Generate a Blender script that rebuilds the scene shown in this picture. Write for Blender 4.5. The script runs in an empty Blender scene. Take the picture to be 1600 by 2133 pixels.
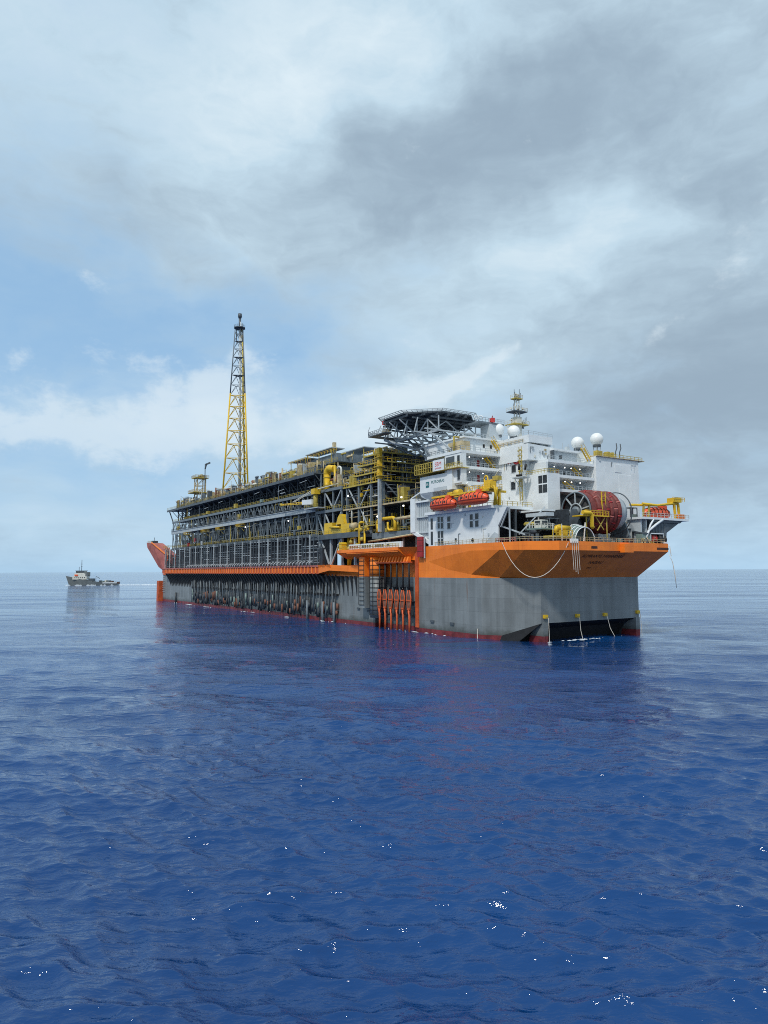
import bpy, math, random
import numpy as np
from mathutils import Matrix, Vector
R = math.radians
sin, cos, pi = math.sin, math.cos, math.pi
scn = bpy.context.scene
col = scn.collection
random.seed(7)

# ------------------------------------------------------------------ camera
EYE = 18.0
cam_data = bpy.data.cameras.new('camera')
cam_data.sensor_fit = 'HORIZONTAL'
cam_data.sensor_width = 36.0
cam_data.lens = 36.0 * 1450.0 / 1600.0
cam_data.clip_start = 0.5
cam_data.clip_end = 250000.0
cam = bpy.data.objects.new('camera', cam_data)
col.objects.link(cam)
PITCH = math.atan2(1189 - 1066.5, 1450.0)
ROLL = math.atan2(7.5, 1600.0)
cam.matrix_world = Matrix.Translation((0, 0, EYE)) @ Matrix.Rotation(pi / 2 + PITCH, 4, 'X') @ Matrix.Rotation(-ROLL, 4, 'Z')
scn.camera = cam

# ------------------------------------------------------------------ exposure
scn.view_settings.view_transform = 'Standard'
scn.view_settings.look = 'None'
scn.view_settings.exposure = 0.12
scn.view_settings.gamma = 1.0
scn.view_settings.use_curve_mapping = False

scn.cycles.pixel_filter_type = 'BLACKMAN_HARRIS'
scn.cycles.filter_width = 1.0
scn.cycles.use_denoising = False

# ------------------------------------------------------------------ sun
SUN_TO = Vector((-0.42, -0.90, 0.0)).normalized() * cos(R(52)) + Vector((0, 0, sin(R(52))))
sun_data = bpy.data.lights.new('sun', 'SUN')
sun_data.energy = 2.2
sun_data.angle = R(5.0)
sun_data.color = (1.0, 0.955, 0.88)
sun = bpy.data.objects.new('sun', sun_data)
col.objects.link(sun)
sun.rotation_euler = SUN_TO.to_track_quat('Z', 'Y').to_euler()

# ------------------------------------------------------------------ sky: clear sky and a cloud deck, by direction
SKY_STRENGTH = 0.10
world = bpy.data.worlds.new('World')
scn.world = world
world.use_nodes = True
wt = world.node_tree
wt.nodes.clear()


class NG:
    """small helper for node graphs"""
    def __init__(self, tree):
        self.t = tree

    def n(self, kind, **kw):
        nd = self.t.nodes.new(kind)
        for k, v in kw.items():
            setattr(nd, k, v)
        return nd

    def put(self, sock, v):
        if isinstance(v, bpy.types.NodeSocket):
            self.t.links.new(v, sock)
        else:
            sock.default_value = v

    def m(self, op, a, b=None, c=None, clamp=False):
        nd = self.n('ShaderNodeMath', operation=op, use_clamp=clamp)
        self.put(nd.inputs[0], a)
        if b is not None:
            self.put(nd.inputs[1], b)
        if c is not None:
            self.put(nd.inputs[2], c)
        return nd.outputs[0]

    def mr(self, v, a, b, lo=0.0, hi=1.0, smooth=True):
        nd = self.n('ShaderNodeMapRange')
        nd.interpolation_type = 'SMOOTHSTEP' if smooth else 'LINEAR'
        self.put(nd.inputs['Value'], v)
        nd.inputs['From Min'].default_value = a
        nd.inputs['From Max'].default_value = b
        nd.inputs['To Min'].default_value = lo
        nd.inputs['To Max'].default_value = hi
        return nd.outputs['Result']

    def mix(self, f, a, b, blend='MIX'):
        nd = self.n('ShaderNodeMix', data_type='RGBA', blend_type=blend)
        self.put(nd.inputs[0], f)
        self.put(nd.inputs[6], a)
        self.put(nd.inputs[7], b)
        return nd.outputs[2]

    def noise(self, vec, scale, detail=4.0, rough=0.5, dist=0.0, dim='3D'):
        nd = self.n('ShaderNodeTexNoise', noise_dimensions=dim)
        if vec is not None:
            self.put(nd.inputs['Vector'], vec)
        nd.inputs['Scale'].default_value = scale
        nd.inputs['Detail'].default_value = detail
        nd.inputs['Roughness'].default_value = rough
        nd.inputs['Distortion'].default_value = dist
        return nd.outputs['Fac']

    def xyz(self, x, y, z):
        nd = self.n('ShaderNodeCombineXYZ')
        for i, v in enumerate((x, y, z)):
            self.put(nd.inputs[i], v)
        return nd.outputs[0]


def build_sky():
    g = NG(wt)
    tc = g.n('ShaderNodeTexCoord')
    sep = g.n('ShaderNodeSeparateXYZ')
    wt.links.new(tc.outputs['Generated'], sep.inputs[0])
    X, Y, Z = sep.outputs
    az = g.m('ARCTAN2', X, Y)
    el = g.m('ARCSINE', Z)
    # coordinates on a flat cloud layer, so that clouds shrink towards the horizon
    den = g.m('ADD', g.m('MAXIMUM', Z, 0.0), 0.16)
    pv = g.xyz(g.m('DIVIDE', X, den), g.m('DIVIDE', Y, den), 0.0)
    ang = g.xyz(az, g.m('MULTIPLY', el, 1.5), 3.3)
    # soft warp of the directions
    w1 = g.m('SUBTRACT', g.noise(ang, 5.0, 4, 0.55), 0.5)
    w2 = g.m('SUBTRACT', g.noise(g.xyz(az, el, 9.1), 6.0, 4, 0.55), 0.5)
    azw = g.m('ADD', az, g.m('MULTIPLY', w1, 0.22))
    elw = g.m('ADD', el, g.m('MULTIPLY', w2, 0.16))
    elt = g.m('ADD', el, g.m('MULTIPLY', w2, 0.05))

    def blob(u, v, su, sv, tilt=0.0, tight=False):
        a = math.atan2(u - 800, 1450.0)
        e = math.atan2(1189 - v, 1450.0)
        dx = g.m('SUBTRACT', azw, a)
        dy = g.m('SUBTRACT', elt if tight else elw, e)
        ct, st = cos(tilt), sin(tilt)
        rx = g.m('ADD', g.m('MULTIPLY', dx, ct), g.m('MULTIPLY', dy, st))
        ry = g.m('SUBTRACT', g.m('MULTIPLY', dy, ct), g.m('MULTIPLY', dx, st))
        q = g.m('ADD', g.m('POWER', g.m('MULTIPLY', rx, 1450.0 / su), 2.0), g.m('POWER', g.m('MULTIPLY', ry, 1450.0 / sv), 2.0))
        return g.m('EXPONENT', g.m('MULTIPLY', q, -0.5))

    def total(lst):
        s = None
        for amp, args in lst:
            b = g.m('MULTIPLY', blob(*args), amp)
            s = b if s is None else g.m('ADD', s, b)
        return s

    # openings where blue shows
    blue = total([(0.60, (40, 700, 330, 110)), (0.36, (400, 660, 260, 80)), (0.50, (200, 1030, 480, 70, 0.0, True)),
                  (0.55, (150, 860, 420, 110)), (0.40, (560, 770, 110, 90)), (0.25, (60, 250, 200, 300)), (0.3, (1250, 820, 260, 80))])
    # heavy grey masses
    dark = total([(0.55, (880, 330, 250, 95, 0.25)), (0.42, (1010, 190, 330, 60, 0.15)), (0.42, (1500, 160, 220, 140)),
                  (0.62, (1560, 420, 130, 60, 0.2)), (0.78, (1400, 840, 330, 120, 0.25)), (0.40, (1560, 760, 160, 120)),
                  (0.30, (430, 480, 330, 60, 0.2)), (0.30, (1180, 640, 260, 70, 0.3)), (0.22, (1400, 1020, 350, 60))])
    # bright tops
    light = total([(0.62, (640, 170, 240, 120, 0.5)), (0.6, (1250, 520, 230, 60, 0.35)), (0.30, (90, 890, 130, 45, 0.0, True)),
                   (0.25, (330, 925, 90, 30, 0.0, True)), (0.55, (900, 800, 150, 30, 0.25, True)),                    (0.55, (470, 840, 90, 55, 0.2, True)), (0.22, (200, 60, 260, 110)), (0.4, (640, 900, 130, 30, 0.0, True)),
                   (0.35, (1330, 60, 230, 60)), (0.35, (560, 480, 120, 50))])
    f1 = g.noise(pv, 0.55, 7, 0.56, 0.4)
    f2 = g.noise(g.xyz(g.m('ADD', g.m('DIVIDE', X, den), 7.7), g.m('DIVIDE', Y, den), 2.0), 0.9, 6, 0.55, 0.3)
    f3 = g.noise(g.xyz(azw, g.m('MULTIPLY', elt, 2.2), 5.0), 9.0, 7, 0.6, 0.2)
    cover = g.m('ADD', g.m('MULTIPLY', f1, 0.9), 0.43)
    cover = g.m('SUBTRACT', cover, g.m('MULTIPLY', blue, 0.62))
    cover = g.m('ADD', cover, g.m('MULTIPLY', g.m('ADD', light, g.m('MULTIPLY', dark, 0.6)), 0.4))
    cover = g.m('ADD', cover, g.m('MULTIPLY', g.m('SUBTRACT', f3, 0.5), 0.85))
    mask = g.mr(cover, 0.05, 0.98)
    shade = g.m('ADD', g.m('MULTIPLY', g.m('SUBTRACT', f2, 0.5), 0.9), 0.43)
    shade = g.m('ADD', shade, g.m('MULTIPLY', dark, 0.62))
    shade = g.m('SUBTRACT', shade, g.m('MULTIPLY', light, 0.55))
    f5 = g.noise(g.xyz(azw, g.m('MULTIPLY', elt, 1.8), 11.0), 24.0, 7, 0.62, 0.2)
    shade = g.m('ADD', shade, g.m('MULTIPLY', g.m('SUBTRACT', f3, 0.5), 0.75))
    shade = g.m('ADD', shade, g.m('MULTIPLY', g.m('SUBTRACT', f5, 0.5), 0.16))
    shade = g.mr(shade, -0.25, 1.15)
    # crisp cumulus heads low down
    f4 = g.noise(g.xyz(az, g.m('MULTIPLY', el, 1.5), 1.7), 17.0, 8, 0.62, 0.15)
    heads = total([(0.80, (80, 905, 150, 40, 0.0, True)), (0.70, (330, 930, 120, 34, 0.0, True)), (0.30, (250, 790, 300, 50, 0.1, True)), (0.95, (455, 850, 60, 62, 0.5, True)),
                   (0.6, (690, 890, 120, 40, 0.1, True)), (0.9, (850, 818, 95, 32, 0.35, True)), (0.8, (990, 755, 75, 14, 0.5, True)),
                   (0.3, (1455, 692, 80, 14, 0.5, True)), (0.3, (1560, 560, 110, 30, 0.5, True)), (0.36, (115, 606, 50, 15, 0.0, True))])
    head = g.mr(g.m('ADD', heads, g.m('MULTIPLY', g.m('SUBTRACT', f4, 0.5), 2.2)), 0.30, 0.95)
    ramp = g.n('ShaderNodeValToRGB')
    wt.links.new(shade, ramp.inputs[0])
    cr = ramp.color_ramp
    k = 0.10 / SKY_STRENGTH * 10
    cr.elements[0].position = 0.0
    cr.elements[0].color = (0.72, 0.825, 0.885, 1)
    cr.elements[1].position = 1.0
    cr.elements[1].color = (0.295, 0.392, 0.49, 1)
    e = cr.elements.new(0.45)
    e.color = (0.505, 0.655, 0.765, 1)
    cloud = g.mix(1.0, ramp.outputs[0], (k, k, k, 1), 'MULTIPLY')
    sky = g.n('ShaderNodeTexSky', sky_type='NISHITA')
    sky.sun_disc = False
    sky.sun_elevation = R(52)
    sky.sun_rotation = math.atan2(SUN_TO.x, SUN_TO.y)
    sky.altitude = 0
    sky.air_density = 1.0
    sky.dust_density = 1.2
    sky.ozone_density = 2.0
    # thin high veil over the clear sky
    veil = g.mix(0.70, sky.outputs[0], (3.35, 5.65, 8.2, 1))
    both = g.mix(mask, veil, cloud)
    both = g.mix(g.m('MULTIPLY', head, 0.6), both, (6.7, 7.7, 8.4, 1))
    # pale air along the horizon
    hz = g.m('EXPONENT', g.m('MULTIPLY', g.m('MAXIMUM', el, 0.0), -17.0))
    both = g.mix(g.m('MULTIPLY', hz, 0.66), both, (3.55, 5.7, 7.9, 1))
    bg = g.n('ShaderNodeBackground')
    bg.inputs['Strength'].default_value = SKY_STRENGTH
    wt.links.new(both, bg.inputs['Color'])
    out = g.n('ShaderNodeOutputWorld')
    wt.links.new(bg.outputs[0], out.inputs['Surface'])


build_sky()


# ------------------------------------------------------------------ materials
def mat(name, rgb, rough=0.5, var=0.18, scale=0.35, streak=0.0, streak_rgb=(0.12, 0.07, 0.04), metal=0.0, bump=0.0, seams=None, spec=0.4, grime=False):
    m = bpy.data.materials.new(name)
    m.use_nodes = True
    t = m.node_tree
    g = NG(t)
    b = t.nodes['Principled BSDF']
    tc = g.n('ShaderNodeTexCoord').outputs['Object']
    n1 = g.noise(tc, scale, 5, 0.6)
    lo = tuple(c * (1 - var) for c in rgb) + (1,)
    hi = tuple(min(1, c * (1 + var * 0.7)) for c in rgb) + (1,)
    c = g.mix(g.mr(n1, 0.3, 0.7), lo, hi)
    if seams:
        # faint plate edges: seam spacing along and up
        mp = g.n('ShaderNodeMapping')
        t.links.new(tc, mp.inputs[0])
        sp = g.n('ShaderNodeSeparateXYZ')
        t.links.new(tc, sp.inputs[0])
        xx = g.m('ADD', sp.outputs[0], g.m('MULTIPLY', sp.outputs[1], 0.97))
        br = g.n('ShaderNodeTexBrick')
        t.links.new(g.xyz(xx, sp.outputs[2], 0.0), br.inputs['Vector'])
        br.inputs['Scale'].default_value = 1.0
        br.inputs['Brick Width'].default_value = seams[0]
        br.inputs['Row Height'].default_value = seams[1]
        br.inputs['Mortar Size'].default_value = 0.05
        br.inputs['Mortar Smooth'].default_value = 0.4
        br.inputs['Color1'].default_value = (0.90, 0.90, 0.90, 1)
        br.inputs['Color2'].default_value = (1.08, 1.08, 1.08, 1)
        br.inputs['Mortar'].default_value = (0.72, 0.72, 0.72, 1)
        c = g.mix(seams[2], c, g.mix(1.0, c, br.outputs['Color'], 'MULTIPLY'))
    if streak > 0:
        sp2 = g.n('ShaderNodeMapping')
        sp2.inputs['Scale'].default_value = (1, 1, 0.05)
        t.links.new(tc, sp2.inputs[0])
        s1 = g.noise(sp2.outputs[0], 0.9, 5, 0.65)
        s2 = g.noise(tc, 0.12, 3, 0.5)
        f = g.m('MULTIPLY', g.mr(s1, 0.52, 0.74), g.mr(s2, 0.35, 0.65))
        c = g.mix(g.m('MULTIPLY', f, streak), c, streak_rgb + (1,))
        s3 = g.noise(sp2.outputs[0], 2.3, 4, 0.6)
        c = g.mix(g.m('MULTIPLY', g.mr(s3, 0.5, 0.72), streak * 0.5), c, tuple(min(1, q * 1.45) for q in rgb) + (1,))
    if grime:
        # weed and salt line above the water, and broad worn patches with rust runs
        sz = g.n('ShaderNodeSeparateXYZ')
        t.links.new(tc, sz.inputs[0])
        mp3 = g.n('ShaderNodeMapping')
        mp3.inputs['Scale'].default_value = (0.35, 0.35, 0.018)
        t.links.new(tc, mp3.inputs[0])
        band = g.noise(mp3.outputs[0], 1.0, 3, 0.6)
        c = g.mix(g.m('MULTIPLY', g.mr(band, 0.42, 0.66), 0.22), c, tuple(min(1, q * 1.5) for q in rgb) + (1,))
        c = g.mix(g.m('MULTIPLY', g.mr(band, 0.56, 0.36), 0.24), c, tuple(q * 0.55 for q in rgb) + (1,))
        edge = g.m('ADD', sz.outputs[2], g.m('MULTIPLY', g.m('SUBTRACT', g.noise(tc, 0.5, 5, 0.65), 0.5), 3.2))
        c = g.mix(g.m('MULTIPLY', g.mr(edge, 3.4, 1.2), 0.75), c, (0.055, 0.062, 0.05, 1))
        mp4 = g.n('ShaderNodeMapping')
        mp4.inputs['Scale'].default_value = (1, 1, 0.04)
        t.links.new(tc, mp4.inputs[0])
        rust = g.m('MULTIPLY', g.mr(g.noise(mp4.outputs[0], 0.8, 4, 0.7), 0.60, 0.76), g.mr(g.noise(tc, 0.07, 3, 0.5), 0.48, 0.62))
        c = g.mix(g.m('MULTIPLY', rust, 0.6), c, (0.16, 0.075, 0.035, 1))
    t.links.new(c, b.inputs['Base Color'])
    b.inputs['Roughness'].default_value = rough
    b.inputs['Metallic'].default_value = metal
    b.inputs['Specular IOR Level'].default_value = spec
    if bump > 0:
        bp = g.n('ShaderNodeBump')
        bp.inputs['Strength'].default_value = bump
        bp.inputs['Distance'].default_value = 0.1
        t.links.new(g.noise(tc, 1.2, 4, 0.6), bp.inputs['Height'])
        t.links.new(bp.outputs[0], b.inputs['Normal'])
    return m


M = dict(
    hull=mat('hull_grey_paint', (0.195, 0.214, 0.222), 0.55, 0.18, 0.10, 0.75, (0.12, 0.118, 0.11), bump=0.15, seams=(9.0, 3.6, 0.7)),
    hull_side=mat('worn_hull_side_paint', (0.195, 0.214, 0.222), 0.42, 0.18, 0.10, 0.36, (0.12, 0.118, 0.11), bump=0.2, seams=(9.0, 3.6, 0.9), grime=True),
    hull_dark=mat('hull_dark_paint_and_shade', (0.035, 0.042, 0.05), 0.5, 0.3, 0.4, 0.4, (0.08, 0.05, 0.04)),
    boot=mat('red_boot_paint', (0.185, 0.028, 0.034), 0.5, 0.45, 0.35, 0.9, (0.05, 0.04, 0.04), bump=0.2),
    orange=mat('orange_hull_paint', (0.93, 0.225, 0.022), 0.42, 0.12, 0.2, 0.5, (0.42, 0.085, 0.02), bump=0.15, seams=(8.0, 3.0, 0.5)),
    orange_old=mat('weathered_orange_paint', (0.55, 0.10, 0.03), 0.6, 0.3, 0.5, 0.5, (0.25, 0.06, 0.03)),
    primer=mat('red_primer', (0.42, 0.13, 0.11), 0.6, 0.25, 0.3, 0.4, (0.45, 0.35, 0.33)),
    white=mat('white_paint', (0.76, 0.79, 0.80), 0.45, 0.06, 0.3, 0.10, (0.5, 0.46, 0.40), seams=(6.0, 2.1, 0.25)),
    white_grey=mat('pale_grey_paint_and_shade', (0.50, 0.545, 0.57), 0.5, 0.10, 0.3, 0.12, (0.35, 0.33, 0.3)),
    radome=mat('white_radome_shell', (0.78, 0.79, 0.78), 0.4, 0.04, 0.6),
    grey=mat('grey_steel_paint', (0.155, 0.187, 0.212), 0.5, 0.2, 0.5),
    grey_lt=mat('light_grey_steel_paint', (0.40, 0.44, 0.465), 0.5, 0.18, 0.5),
    steel=mat('dark_grey_steel_paint', (0.082, 0.10, 0.118), 0.5, 0.25, 0.6),
    dark=mat('dark_equipment_and_shade', (0.035, 0.042, 0.052), 0.6, 0.4, 0.7),
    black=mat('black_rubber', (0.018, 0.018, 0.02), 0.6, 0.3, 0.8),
    yellow=mat('yellow_paint', (0.72, 0.46, 0.025), 0.45, 0.12, 0.6, 0.2, (0.35, 0.2, 0.03)),
    yellow_old=mat('dull_yellow_paint', (0.47, 0.36, 0.07), 0.55, 0.25, 0.6),
    tan=mat('tan_insulation', (0.52, 0.42, 0.25), 0.6, 0.3, 0.8),
    red=mat('dark_red_paint', (0.34, 0.025, 0.03), 0.5, 0.2, 0.5),
    red_bright=mat('red_paint', (0.62, 0.05, 0.045), 0.45, 0.12, 0.5),
    hose=mat('red_brown_hose_rubber', (0.185, 0.040, 0.034), 0.55, 0.3, 0.9, bump=0.2),
    boat=mat('orange_red_glassfibre', (0.80, 0.105, 0.035), 0.35, 0.08, 0.8),
    glass=mat('dark_window_glass', (0.03, 0.035, 0.04), 0.15, 0.3, 0.5),
    teal=mat('teal_print', (0.02, 0.16, 0.17), 0.5, 0.05, 1.0),
    ink=mat('dark_lettering_paint', (0.07, 0.025, 0.015), 0.6, 0.2, 1.0),
    rope=mat('pale_rope', (0.72, 0.66, 0.58), 0.8, 0.1, 2.0),
    green=mat('grey_green_paint', (0.20, 0.27, 0.25), 0.5, 0.2, 0.5),
    ship_grey=mat('grey_ship_paint', (0.155, 0.175, 0.175), 0.6, 0.15, 0.2, 0.2, (0.12, 0.09, 0.07)),
    cream=mat('cream_paint', (0.66, 0.65, 0.58), 0.5, 0.08, 0.3),
    rust=mat('rusty_steel', (0.20, 0.09, 0.06), 0.75, 0.35, 0.6),
)


def glow(name, rgb, s):
    m = bpy.data.materials.new(name)
    m.use_nodes = True
    b = m.node_tree.nodes['Principled BSDF']
    b.inputs['Base Color'].default_value = rgb + (1,)
    b.inputs['Emission Color'].default_value = rgb + (1,)
    b.inputs['Emission Strength'].default_value = s
    return m


M['lamp'] = glow('lit_floodlight', (1.0, 0.98, 0.92), 2.0)

# ------------------------------------------------------------------ ship frame: x along the hull to the near end, y across, z up
SHIP_O = Vector((-137.13972074, 433.5976101, 0.0))
HEAD = R(-57.1)
BASE = {}


def ship_world(l, t, z):
    c, s = cos(HEAD), sin(HEAD)
    return Vector((SHIP_O.x + l * c - t * s, SHIP_O.y + l * s + t * c, z))


class MB:
    """collects shapes (in ship coordinates) and links them as one mesh object"""
    def __init__(self):
        self.v, self.f, self.s = [], [], []

    def add(self, vs, fs, smooth=False):
        o = len(self.v)
        self.v += [tuple(p) for p in vs]
        for f in fs:
            self.f.append([i + o for i in f])
            self.s.append(smooth)
        return self

    def box(self, a0, a1, b0, b1, c0, c1):
        vs = [(x, y, z) for z in (c0, c1) for y in (b0, b1) for x in (a0, a1)]
        return self.add(vs, [(0, 2, 3, 1), (4, 5, 7, 6), (0, 1, 5, 4), (2, 6, 7, 3), (0, 4, 6, 2), (1, 3, 7, 5)])

    def bar(self, p, q, w=0.3, h=None):
        p, q = Vector(p), Vector(q)
        d = q - p
        if d.length < 1e-6:
            return self
        d.normalize()
        up = Vector((0, 0, 1)) if abs(d.z) < 0.95 else Vector((1, 0, 0))
        s = d.cross(up).normalized()
        u = s.cross(d)
        a, b = s * (w / 2), u * ((h or w) / 2)
        vs = [p - a - b, p + a - b, p + a + b, p - a + b, q - a - b, q + a - b, q + a + b, q - a + b]
        return self.add(vs, [(0, 1, 2, 3)[::-1], (4, 5, 6, 7), (0, 1, 5, 4), (1, 2, 6, 5), (2, 3, 7, 6), (3, 0, 4, 7)])

    def tube(self, pts, r, n=8, cap=True):
        pts = [Vector(p) for p in pts]
        rr = r if isinstance(r, (list, tuple)) else [r] * len(pts)
        rings = []
        prev = None
        for i, p in enumerate(pts):
            d = (pts[min(i + 1, len(pts) - 1)] - pts[max(i - 1, 0)])
            d.normalize()
            if prev is None:
                up = Vector((0, 0, 1)) if abs(d.z) < 0.9 else Vector((1, 0, 0))
                s = d.cross(up).normalized()
            else:
                s = (prev - d * prev.dot(d)).normalized()
            prev = s
            u = s.cross(d)
            rings.append([p + (s * cos(2 * pi * k / n) + u * sin(2 * pi * k / n)) * rr[i] for k in range(n)])
        vs = [q for ring in rings for q in ring]
        fs = []
        for i in range(len(pts) - 1):
            for k in range(n):
                a, b = i * n + k, i * n + (k + 1) % n
                fs.append((a, a + n, b + n, b))
        self.add(vs, fs, n > 5)
        if cap:
            o = len(self.v) - len(vs)
            self.f.append([o + k for k in range(n)])
            self.s.append(False)
            self.f.append([o + (len(pts) - 1) * n + k for k in range(n)][::-1])
            self.s.append(False)
        return self

    def poly(self, pts):
        return self.add(pts, [tuple(range(len(pts)))])

    def prism(self, pts, d):
        """polygon pts swept by the vector d"""
        n = len(pts)
        d = Vector(d)
        vs = [Vector(p) for p in pts] + [Vector(p) + d for p in pts]
        a = sum(((vs[i] - vs[0]).cross(vs[i + 1] - vs[0]) for i in range(1, n - 1)), Vector())
        flip = a.dot(d) > 0
        f0, f1 = tuple(range(n)), tuple(range(n, 2 * n))
        fs = [f0[::-1] if flip else f0, f1 if flip else f1[::-1]]
        for i in range(n):
            j = (i + 1) % n
            fs.append((i, j, n + j, n + i) if flip else (j, i, n + i, n + j))
        return self.add(vs, fs)

    def ball(self, c, r, n=16, m=10, sz=1.0, z0=-1.0):
        vs, fs = [], []
        lo = math.asin(max(-1, z0))
        for i in range(m + 1):
            a = lo + (pi / 2 - lo) * i / m
            for k in range(n):
                b = 2 * pi * k / n
                vs.append((c[0] + r * cos(a) * cos(b), c[1] + r * cos(a) * sin(b), c[2] + r * sz * sin(a)))
        for i in range(m):
            for k in range(n):
                fs.append((i * n + k, i * n + (k + 1) % n, (i + 1) * n + (k + 1) % n, (i + 1) * n + k))
        return self.add(vs, fs, True)

    def ring(self, c, axis, R0, r, n=28, m=6, a0=0.0, a1=2 * pi):
        """torus (or an arc of it) about an axis through c"""
        ax = Vector(axis).normalized()
        up = Vector((0, 0, 1)) if abs(ax.z) < 0.9 else Vector((1, 0, 0))
        s = ax.cross(up).normalized()
        u = s.cross(ax)
        full = abs(a1 - a0 - 2 * pi) < 1e-6
        pts = [Vector(c) + (s * cos(a0 + (a1 - a0) * i / n) + u * sin(a0 + (a1 - a0) * i / n)) * R0 for i in range(n + 1)]
        return self.tube(pts, r, m, not full)

    def disc(self, c, axis, prof, n=32, smooth=True):
        """lathe: prof = list of (distance along axis, radius)"""
        ax = Vector(axis).normalized()
        up = Vector((0, 0, 1)) if abs(ax.z) < 0.9 else Vector((1, 0, 0))
        s = ax.cross(up).normalized()
        u = s.cross(ax)
        vs, fs = [], []
        for d, r in prof:
            for k in range(n):
                a = 2 * pi * k / n
                vs.append(Vector(c) + ax * d + (s * cos(a) + u * sin(a)) * r)
        for i in range(len(prof) - 1):
            for k in range(n):
                fs.append((i * n + k, (i + 1) * n + k, (i + 1) * n + (k + 1) % n, i * n + (k + 1) % n))
        return self.add(vs, fs, smooth)

    def rail(self, pts, h=1.15, step=2.0, w=0.09, mids=(0.55,)):
        pts = [Vector(p) for p in pts]
        for a, b in zip(pts, pts[1:]):
            L = (b - a).length
            n = max(1, round(L / step))
            for i in range(n + 1):
                p = a.lerp(b, i / n)
                self.bar(p, p + Vector((0, 0, h)), w)
            for q in (1.0,) + tuple(mids):
                d = Vector((0, 0, h * q))
                self.bar(a + d, b + d, w)
        return self

    def build(self, name, material, parent=None, base=None, kind=None):
        me = bpy.data.meshes.new(name)
        b = Vector(base) if base is not None else (BASE[parent.name] if parent is not None else Vector((0, 0, 0)))
        if self.v:
            vv = [(p[0] - b[0], p[1] - b[1], p[2] - b[2]) for p in self.v]
            me.from_pydata(vv, [], self.f)
            me.polygons.foreach_set('use_smooth', self.s)
            me.update()
        me.materials.append(material)
        o = bpy.data.objects.new(name, me)
        col.objects.link(o)
        BASE[o.name] = b
        if parent is not None:
            o.parent = parent
        elif base is not None:
            o.location = ship_world(*b)
            o.rotation_euler = (0, 0, HEAD)
        if kind:
            o['kind'] = kind
        return o


def tag(o, label=None, cat=None, group=None, kind=None):
    for k, v in (('label', label), ('category', cat), ('group', group), ('kind', kind)):
        if v:
            o[k] = v
    return o


def thing(name, label, cat, base, group=None):
    o = bpy.data.objects.new(name, None)
    o.empty_display_size = 1.0
    col.objects.link(o)
    o.location = ship_world(*base)
    o.rotation_euler = (0, 0, HEAD)
    BASE[o.name] = Vector(base)
    return tag(o, label, cat, group)


def pbar(name, p, q, w, m, parent, h=None):
    return MB().bar(p, q, w, h).build(name, m, parent)


def pbox(name, b, m, parent):
    return MB().box(*b).build(name, m, parent)


def ptube(name, pts, r, m, parent, n=8):
    return MB().tube(pts, r, n).build(name, m, parent)


def copy_tree(o, parent=None):
    c = o.copy()
    col.objects.link(c)
    BASE[c.name] = BASE[o.name]
    if parent is not None:
        c.parent = parent
    for ch in o.children:
        copy_tree(ch, c)
    return c


def text_part(name, s, size, mid, xdir, up, m, parent, align='CENTER', ext=0.015, squash=1.0):
    cu = bpy.data.curves.new(name, 'FONT')
    cu.body = s
    cu.size = size
    cu.align_x = align
    cu.align_y = 'CENTER'
    cu.extrude = ext
    cu.resolution_u = 3
    tmp = bpy.data.objects.new(name, cu)
    col.objects.link(tmp)
    bpy.context.view_layer.update()
    me = bpy.data.meshes.new_from_object(tmp.evaluated_get(bpy.context.evaluated_depsgraph_get()))
    bpy.data.objects.remove(tmp)
    bpy.data.curves.remove(cu)
    me.name = name
    me.materials.clear()
    me.materials.append(m)
    o = bpy.data.objects.new(name, me)
    col.objects.link(o)
    x = Vector(xdir).normalized()
    y = Vector(up).normalized()
    z = x.cross(y)
    mx = Matrix((x * squash, y, z)).transposed().to_4x4()
    mx.translation = Vector(mid) - BASE[parent.name]
    o.parent = parent
    o.matrix_basis = mx
    BASE[o.name] = BASE[parent.name]
    return o

# ------------------------------------------------------------------ the sea: one sheet from under the camera to the horizon
RIP = (0.068, 0.098, 0.056, 0.85, 4.5, 16.0, 0.28)


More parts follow.
